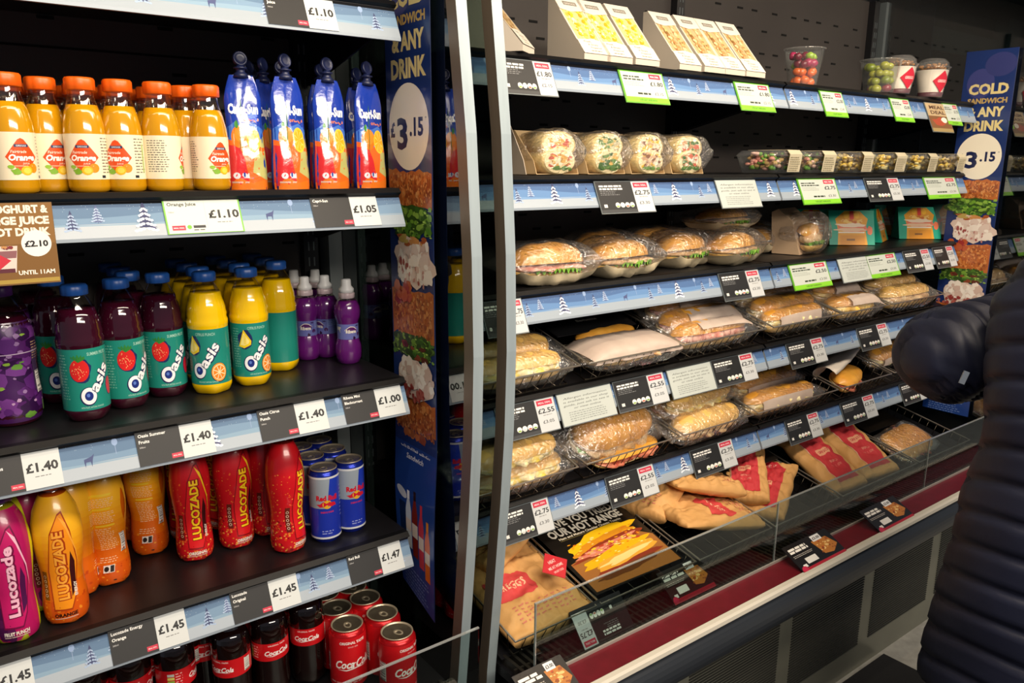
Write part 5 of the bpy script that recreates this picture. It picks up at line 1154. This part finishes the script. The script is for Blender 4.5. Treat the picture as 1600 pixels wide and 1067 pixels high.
g=G(); g.prism([(0,0),(.10,0),(.10,.125),(.075,.13),(.01,.03)],0,.0015); o=g.build('card_side',mat('grey_card','b8aa98',.6)); tag(o,'plain grey card end piece standing left of the wraps','card'); o.location=(X(822,.04,zs),.04,zs); o.name='end_card'
# salad trays
def tray():
    root=empty('salad_tray',(0,0,0),0,'clear salad tray','salad tray'); W=.20; D=.12; H=.045
    def rc(w_,d,z,n=6): 
        p=[]
        for cx,cy,a0 in ((w_/2-.015,d/2-.015,0),(-w_/2+.015,d/2-.015,PI/2),(-w_/2+.015,-d/2+.015,PI),(w_/2-.015,-d/2+.015,1.5*PI)):
            for k in range(n+1): a=a0+PI/2*k/n; p.append((cx+.015*cos(a),cy+.015*sin(a),z))
        return p
    g=G(); g.loft([rc(W*.86,D*.86,0),rc(W,D,H),rc(W*1.03,D*1.03,H+.001),rc(W*1.03,D*1.03,H+.004),rc(W*.95,D*.95,H+.012),rc(W*.9,D*.9,H+.016)]); g.build('clear_tray',POT,root)
    return root
def tray_p(fk,seed):
    root=tray(); r=random.Random(seed); cs={'pasta':(mat('pasta','e8c04a',.5),mat('pasta_pale','f4e4a4',.5)),'leafy':(LEAF,mat('pale_salad','d8b070',.5),FIL['ham']),'corn':(mat('pasta','f0cc5c',.5),mat('beige_grain','dcc088',.6))}[fk]
    for ci,m in enumerate(cs):
        g=G()
        for i in range(60):
            x,y=r.uniform(-.082,.082),r.uniform(-.042,.042); g.ball((x,y,.012+r.random()*.042),r.uniform(.006,.011),r.uniform(.005,.010),r.uniform(.004,.007),0,7,4,.3,i)
        g.build('salad_filling',m,root,kind='stuff')
    g=G(); g.prism([(-.064,.004),(-.070,.052),(-.060,.0635),(.060,.0635),(.060,.0625),(-.0595,.0625),(-.069,.051),(-.063,.004)],-.034,.034); o=g.build('card_sleeve',mat('pale_sleeve','c9bfa2',.6),root)
    a=Art(); a.lines(-.030,.006,.030,.046,7,'8f866a',0,seed,.4); mobj('sleeve_print',a.mesh('slp',lambda u,v,l:(u,-.0645-.125*(v-.004)-.0006,v),PR),root)
    return Proto(root)
TP={'leafy':tray_p('leafy',2),'pasta':tray_p('pasta',3),'corn':tray_p('corn',4)}
for k,px,rz,t_ in [('leafy',1207,.1,'salad tray nearest the wraps, with green leaves'),('leafy',1262,.05,'second salad tray from the wraps'),('corn',1322,.1,'middle salad tray with a pale sleeve'),('pasta',1375,.05,'yellow salad tray, second from the far end'),('pasta',1425,.1,'yellow pasta tray next to the last one'),('corn',1470,.1,'last salad tray, beside the blue poster')]:
    TP[k].put((X(px,.075,zs+.02),.075,zs),rz,t_,'clear salad trays on the second shelf')
# ------------------------------------------------------------------ sandwich wedges, top shelf
def wedge(kind,big=False):
    root=empty('sandwich_wedge',(0,0,0),0,'sandwich wedge','sandwich'); W=.078; D=.125; H=.143; Ls=math.hypot(D-.012,H-.012); 
    prof=[(0,0),(D,0),(D,H),(D-.012,H),(.0,.012)]
    g=G(); g.prism(prof,-W/2,W/2); g.build('card_wedge',CARDW,root)
    sx,sz=(D-.012)/Ls,(H-.012)/Ls
    def fn(u,v,l): d=E16*(l+1)+.0005; return (u,v*sx-d*sz,.012+v*sz+d*sx)
    a=Art(); b1,b2=('efd98c','e3b94c') if kind=='egg' else ('cdb083','b8935c')
    a.rect(-W/2+.003,.02,W/2-.003,Ls-.02,b1,0)
    fills=('f6cf3a','f9e79a','e0a82a','fbf3cf') if kind=='egg' else ('d9b878','b07a4a','e8d2a0','8f6a3a')
    for x0 in (-.018,.012): a.specks(x0-.006,.02,x0+.010,Ls-.02,60,fills,.0045,1,int(x0*999)+5,1.3)
    a.specks(-W/2+.004,.02,W/2-.004,Ls-.02,60,(b1,b2),.005,.5,3,1.2)
    a.rect(-W/2,.0,-W/2+.004,Ls,'e4dacb',4); a.rect(W/2-.004,.0,W/2,Ls,'e4dacb',4)
    a.poly([(-W/2,Ls-.040),(-.01,Ls-.046),(W/2,Ls-.038),(W/2,Ls+.0),(-W/2,Ls+.0)],'ebe2d4',5); a.rect(-.020,Ls-.026,.020,Ls-.014,'7d776d',6); a.text('GREGGS',0,Ls-.020,.006,'d9d2c6',7,.03,w=.034)
    a.poly([(-W/2,0),(W/2,0),(W/2,.038),(.01,.046),(-W/2,.040)],'ebe2d4',5); a.text('Fresh,',-.012,.036,.0055,'57514a',6,.01,.2,w=.022); a.text('& Simply',.0,.027,.005,'57514a',6,.01,.2,w=.03); a.text('Prepared',.004,.018,.005,'57514a',6,.01,.2,w=.032); a.lines(-.015,.006,.018,.010,1,'8a7a5a',6,3,.6)
    mobj('window_print',a.mesh('wedge',fn,PG),root); return Proto(root)
WG={'egg':wedge('egg'),'brown':wedge('brown')}; zs=ZSR[0]+.002
for k,px,y,t_,rz in [('brown',826,.03,'large sandwich wedge turned side-on at the frame',.6),('egg',934,.025,'left of the two joined yellow-filled wedges',0),('egg',969,.025,'right of the two joined yellow-filled wedges',0),('egg',1012,.02,'yellow-filled wedge standing alone',0),('brown',1079,.02,'first brown-filled wedge after the yellow ones',0),('brown',1117,.015,'second brown-filled wedge on the top shelf',0),('brown',1149,.015,'third brown-filled wedge on the top shelf',0),('brown',1181,.012,'last brown-filled wedge at the right of the row',0),('egg',1000,.17,'wedge half hidden behind the lone yellow-filled one',0)]:
    WG[k].put((X(px,y,zs),y,zs),rz,t_,'triangular sandwich packs on the top shelf')
# ------------------------------------------------------------------ fruit and yoghurt pots
def pot(kind,seed):
    root=empty('fruit_pot' if kind!='yog' else 'yoghurt_pot',(0,0,0),0,'pot','pot'); r=random.Random(seed)
    rb,rt,H=.038,.054,.095
    g=G(); g.lathe([(rb,0),(rb+.001,.002),(rt,H),(rt+.004,H+.001),(rt+.004,H+.004),(rt-.002,H+.005)]+([] if kind!='yog' else [(rt-.004,H+.018),(rt-.018,H+.032),(.004,H+.036)]),28); g.build('clear_pot',POT,root)
    if kind=='yog':
        g=G(); g.lathe([(rb-.002,.002),(rb-.0015,.004),(rt-.003,H-.006),(.004,H-.005)],28); g.build('yoghurt',mat('yoghurt','e9ddd0',.4),root)
        g=G(); g.lathe([(rb-.001,.0015),(rb-.0006,.003),(rb+.003,.016),(.004,.0165)],28); g.build('berry_layer',mat('berry_layer','5a1026',.4),root)
        g=G()
        for i in range(60): an,q=r.uniform(0,2*PI),rt*.75*r.random()**.5; g.ball((q*cos(an),q*sin(an),H+.001+r.random()*.012),.006,.005,.004,0,7,4,.3,i)
        g.build('granola',mat('granola','a9773e',.7,c2='7a4a22',noise_amt=.2,noise_scale=60),root,kind='stuff')
        a=Art(); a.poly([(-.034,.052),(0,.086),(.034,.052),(0,.014)],'c22a3c',1); a.text('GREGGS',0,.052,.009,'efc9c4',2,.03,w=.036)
        f=prof_r([(rb+.001,.002),(rt,H)]); mobj('pot_label',a.mesh('potl',round_fn(f),PG,du=.006,dv=.01),root)
    else:
        cols={'melon':('e8691a','d95a10','9fbf3a','b02a5a','7a1430'),'grape':('a9a83a','b8b84a','7d8a2a','8a2a3a','9aa03c')}[kind]
        ms=[mat('fruit_piece',c,.3,coat=.4) for c in cols]
        for i in range(30):
            lv=i//8; z=.012+.022*lv; q=(rb+(rt-rb)*z/H-.015); an=i*2.4+r.random()
            q*=r.uniform(.55,1); s=r.uniform(.011,.015); g=G(); g.ball((q*cos(an),q*sin(an),z+r.uniform(-.003,.004)),s,s,s*.9,0,10,6,.25 if kind=='melon' else .05,i)
            ci=(0 if lv<2 and r.random()<.75 else r.choice((2,3,4))) if kind=='melon' else (r.choice((0,1,2,4)) if lv>0 else r.choice((0,3)))
            g.build('fruit_piece',ms[ci],root)
    return root
for kind,px,y,seed,t_,sc_ in [('melon',1253,.07,1,'clear pot of orange and green fruit standing alone on the top shelf',1.0),('grape',1372,.06,2,'clear pot of green grapes on the top shelf',1.0),('yog',1402,.035,3,'yoghurt pot beside the grape pot',.9),('yog',1452,.035,4,'rightmost yoghurt pot with a granola dome',.95)]:
    o=pot(kind,seed); o.location=(X(px,y,zs),y,zs); o.scale=(sc_*(1.1 if kind=='grape' else 1),sc_*(1.1 if kind=='grape' else 1),sc_); o.rotation_euler.z=-.3; tag(o,t_)
# ------------------------------------------------------------------ cards on the bumper and riser
def bcard(px0,px1,label,bright=1,yy=-.312,z0=.496,up=False,art=None,rx=R(62)):
    x0,x1=X(px0,-.30,.50),X(px1,-.30,.50); W=max(.06,x1-x0); H=.082
    root=empty('promotional_card',(x0,yy,z0),0,label,'promotional card'); root.rotation_euler=(-rx,0,0)
    a=art or Art()
    if not art:
        a.rect(0,0,W,H,'17120f',0); a.rect(0,0,W,H*.13,'a81f2e',1); a.ell(W*.07,H*.12,W*.06,H*.10,'c22a4a',2,12); a.rect(W*.08,H*.16,W*.16,H*.26,'e8e4de',1)
        a.lines(W*.05,H*.68,W*.52,H*.88,2,'f0ece4',1,6,.75); a.lines(W*.05,H*.52,W*.5,H*.62,2,'b9b3aa',1,3,.4)
        a.rect(W*.20,H*.22,W*.44,H*.42,'e8e6e0',2); a.poly([(W*.55,H*.80),(W*.88,H*.78),(W*.98,H*.42),(W*.80,H*.22),(W*.62,H*.28)],'b9742e',1); a.specks(W*.58,H*.30,W*.92,H*.76,26,('d99a4a','e8c07a','8f4a1c','c23a1c'),.005,2,4,.7); a.rect(W*.60,H*.76,W*.80,H*.97,'e6e6e6',3); a.text('£3.00',W*.70,H*.865,H*.09,'1c1c1e',4,.03,w=W*.16)
    mobj('card_print',a.mesh('bcard',lambda u,v,l:(u,-E16*(l+1)-.0012,v),PG),root); g=G(); g.box(-.001,W+.001,-.0012,.0006,-.001,H+.001); g.build('card_board',BLK,root)
bcard(1252,1318,'black food picture card clipped to the bumper, nearer the frames'); bcard(1372,1424,'black food picture card clipped to the bumper, nearer the coat')
bcard(1106,1170,'dim food picture card seen through the clear riser',yy=-.205,z0=.487,rx=R(50)); bcard(830,905,'food picture card reading £3.00 at the lower edge of the photo')
_a=hang_art('dark',.12,.075); _a.xf(lambda u,v:(.12-u,.075-v));  # mirror image of a ticket in the acrylic, put in as a printed card
bcard(962,1040,'upside-down £2.75 ticket reflection modelled as a card behind the clear riser',yy=-.207,z0=.487,rx=R(40),art=_a)
# ------------------------------------------------------------------ the shopper in the quilted coat
def person():
    base=Vector((1.80,-.86,0)); rz=R(-48)
    root=empty('person',base,rz,'person in a long dark navy quilted coat reaching toward the middle baskets','person')
    Mi=(Matrix.Translation(base)@Matrix.Rotation(rz,4,'Z')).inverted(); w2l=lambda p:Mi@Vector(p)
    SKIN=mat('skin','c98f74',.5,sub=.05); COAT=mat('navy_coat','15182a',.5,c2='1d2136',noise_amt=.3,noise_scale=8,bump=.35,bscale=22,spec=.4); HAIR=mat('dark_hair','140f0d',.5,bump=.6,bscale=90); TR=mat('dark_trousers','101116',.7); SHO=mat('black_shoe','0a0a0b',.4)
    sh=w2l(at(1660,515,-.70)); el=w2l(at(1478,552,-.52)); wr=w2l(at(1470,512,-.28)); hd=wr+(wr-el).normalized()*.09
    rs=Vector((.20,0,1.36)); re=Vector((.27,-.06,1.05)); rw=Vector((.24,.10,.82)); rh=rw+(rw-re).normalized()*.09
    # one continuous body
    V=[(0,0,.93),(0,0,1.12),(0,0,1.34),(0,.0,1.47),(0,.02,1.58)]; Rr=[.15,.13,.14,.06,.075]; Ed=[(0,1),(1,2),(2,3),(3,4)]
    def ch(a,pts,rr):
        for p,r in zip(pts,rr): V.append(tuple(p)); Rr.append(r); Ed.append((a,len(V)-1)); a=len(V)-1
    ch(2,[sh,el,wr,hd],[.065,.045,.032,.038]); ch(2,[rs,re,rw,rh],[.065,.045,.032,.038])
    for s in (-1,1): ch(0,[(s*.10,0,.85),(s*.11,.02,.50),(s*.11,-.01,.10),(s*.12,.14,.035)],[.10,.065,.045,.04])
    me=bpy.data.meshes.new('body'); me.from_pydata(V,Ed,[]); me.materials.append(SKIN); body=mobj('body',me,root)
    sm=body.modifiers.new('s','SKIN'); sv=me.skin_vertices[0].data
    for i,r in enumerate(Rr): sv[i].radius=(r,r); sv[i].use_root=(i==0)
    body.modifiers.new('u','SUBSURF').render_levels=2
    # fingers and thumb of the reaching hand and the hanging hand
    def hand(h,dr,side):
        d=dr.normalized(); up=Vector((0,0,1)); lat=d.cross(up).normalized(); g=G()
        for k,(off,L_) in enumerate(((-.030,.062),(-.011,.074),(.009,.070),(.028,.055))):
            a=h+lat*off+d*.02; b=a+d*L_*.55-up*.006; c=b+d*L_*.35-up*.022; e=c+d*L_*.10-up*.02; g.tube([a,b,c,e],.0085,8)
        a=h-lat*.03*side-d*.02; g.tube([a,a-lat*.03*side+d*.025-up*.01,a-lat*.032*side+d*.055-up*.022],.0095,8)
        g.build('fingers',SKIN,root)
    hand(hd,wr-el,1); hand(rh,rw-re,-1)
    # head with a face
    g=G(); rings=[]
    for k in range(17):
        t=PI*k/16; z=1.70-.135*cos(t); r=.5
        ring=[]
        for i in range(24):
            a=2*PI*i/24; x=.078*sin(t)**.8*cos(a); y=.098*sin(t)**.8*sin(a)+.012
            f=max(0,sin(a))**8; zz=(z-1.70)/.135
            y+=f*(.022*math.exp(-((zz+.18)/.14)**2)-.008*math.exp(-((zz-.08)/.12)**2)+.006*math.exp(-((zz+.52)/.08)**2)+.008*math.exp(-((zz+.85)/.15)**2))
            if zz<-.3: x*=1-.28*(-.3-zz)
            ring.append((x,y,z))
        rings.append(ring)
    g.loft(rings); hdm=g.build('head',SKIN,root)
    for s in (-1,1):
        g=G(); g.ball((s*.030,.098,1.71),.012,.008,.008); g.build('eye',mat('eye','2a221d',.2),hdm)
        g=G(); g.ball((s*.080,.005,1.69),.010,.020,.030); g.build('ear',SKIN,hdm)
    g=G(); g.ball((0,.112,1.628),.024,.008,.006); g.build('mouth',mat('lips','8d4a44',.4),hdm)
    g=G(); g.ball((0,-.022,1.73),.098,.112,.125,0,28,14,.12,3); g.ball((0,-.075,1.60),.085,.06,.14,0,22,10,.15,5); g.build('hair',HAIR,root)
    # coat: torso tube with quilt ridges, collar, two sleeves
    g=G(); P=[(.42,.275,.215),(.60,.262,.20),(.80,.245,.185),(.98,.225,.165),(1.12,.232,.165),(1.24,.232,.160),(1.31,.200,.140),(1.37,.150,.115),(1.43,.10,.095),(1.50,.095,.10),(1.54,.10,.105)]
    rings=[]; n=150
    for k in range(n+1):
        z=.42+(1.54-.42)*k/n
        for (z0,a0,b0),(z1,a1,b1) in zip(P,P[1:]):
            if z0<=z<=z1: t=(z-z0)/(z1-z0); t=t*t*(3-2*t); a_,b_=a0+(a1-a0)*t,b0+(b1-b0)*t; break
        ring=[]
        for i in range(48):
            an=2*PI*i/48; q=.014*min(1,1.9*abs(sin(PI*(z+.10*sin(an*1.0+.8))/.068)))**.7+.010*nz(cos(an),sin(an),z*2,2.2); ring.append(((a_+q)*cos(an),(b_+q)*sin(an),z))
        rings.append(ring)
    g.loft(rings,0,True,True)
    fold=(Mi.to_3x3()@(RTv+FWv*.35)).normalized()
    def sleeve(pts,rr,pitch=.040):
        P_=[Vector(p) for p in pts]; C_=[]; 
        for i in range(len(P_)-1):
            p0=P_[max(0,i-1)];p1=P_[i];p2=P_[i+1];p3=P_[min(len(P_)-1,i+2)]
            for j in range(40):
                t=j/40; C_.append((.5*((2*p1)+(-p0+p2)*t+(2*p0-5*p1+4*p2-p3)*t*t+(-p0+3*p1-3*p2+p3)*t**3),rr[i]+(rr[i+1]-rr[i])*t))
        C_.append((P_[-1],rr[-1])); d=0; rings=[]; up=Vector((0,0,1))
        for i,(p,r) in enumerate(C_):
            t=(C_[min(i+1,len(C_)-1)][0]-C_[max(i-1,0)][0]).normalized(); u=(up-t*up.dot(t)).normalized(); v=t.cross(u)
            if i: d+=(p-C_[i-1][0]).length
            ring=[]
            for k in range(48):
                w_=u*cos(2*PI*k/48)+v*sin(2*PI*k/48); q=p+w_*r; s_=(q-el).dot(fold)+.10*q.z+.012*nz(q.x,q.y,q.z,6)
                ring.append(p+w_*(r*(.86+.15*min(1,1.7*abs(sin(PI*s_/.042)))**.7)+.006*nz(q.x,q.y,q.z,14)))
            rings.append(ring)
        g.loft(rings,0,True,True)
    mid=(sh+el)/2+Vector((0,0,-.0)); m2=(el+wr)/2
    sleeve([Vector((-.12,0,1.22)),sh,mid,el+(el-m2)*.10,m2,wr],[.10,.105,.108,.104,.08,.055]); sleeve([Vector((.12,0,1.33)),rs,(rs+re)/2,re,(re+rw)/2,rw],[.11,.10,.095,.09,.075,.055])
    g.build('quilted_coat',COAT,root,label='long dark navy quilted coat')
    g=G(); g.box(-.006,.006,0,.002,-.012,.012); b=g.build('sleeve_badge',mat('silver_badge','9aa3ad',.3,.8),root); b.location=w2l(at(1507,590,-.70)); b.rotation_euler=(0,R(20),R(20))
    for s in (-1,1):
        g=G(); g.loft([[(s*.11+r*cos(2*PI*i/20),-.005+r*sin(2*PI*i/20),z) for i in range(20)] for r,z in ((.062,.08),(.068,.2),(.082,.5),(.10,.8))],0,True,True); g.build('trouser_leg',TR,root)
        g=G(); g.loft([[(s*.115+w_*cos(2*PI*i/20),.055+l_*sin(2*PI*i/20)+o_,z) for i in range(20)] for w_,l_,o_,z in ((.048,.145,0,.001),(.052,.15,0,.03),(.048,.13,-.01,.055),(.045,.06,-.06,.09),(.05,.05,-.06,.12))],0,True,True); g.build('shoe',SHO,root)
person()
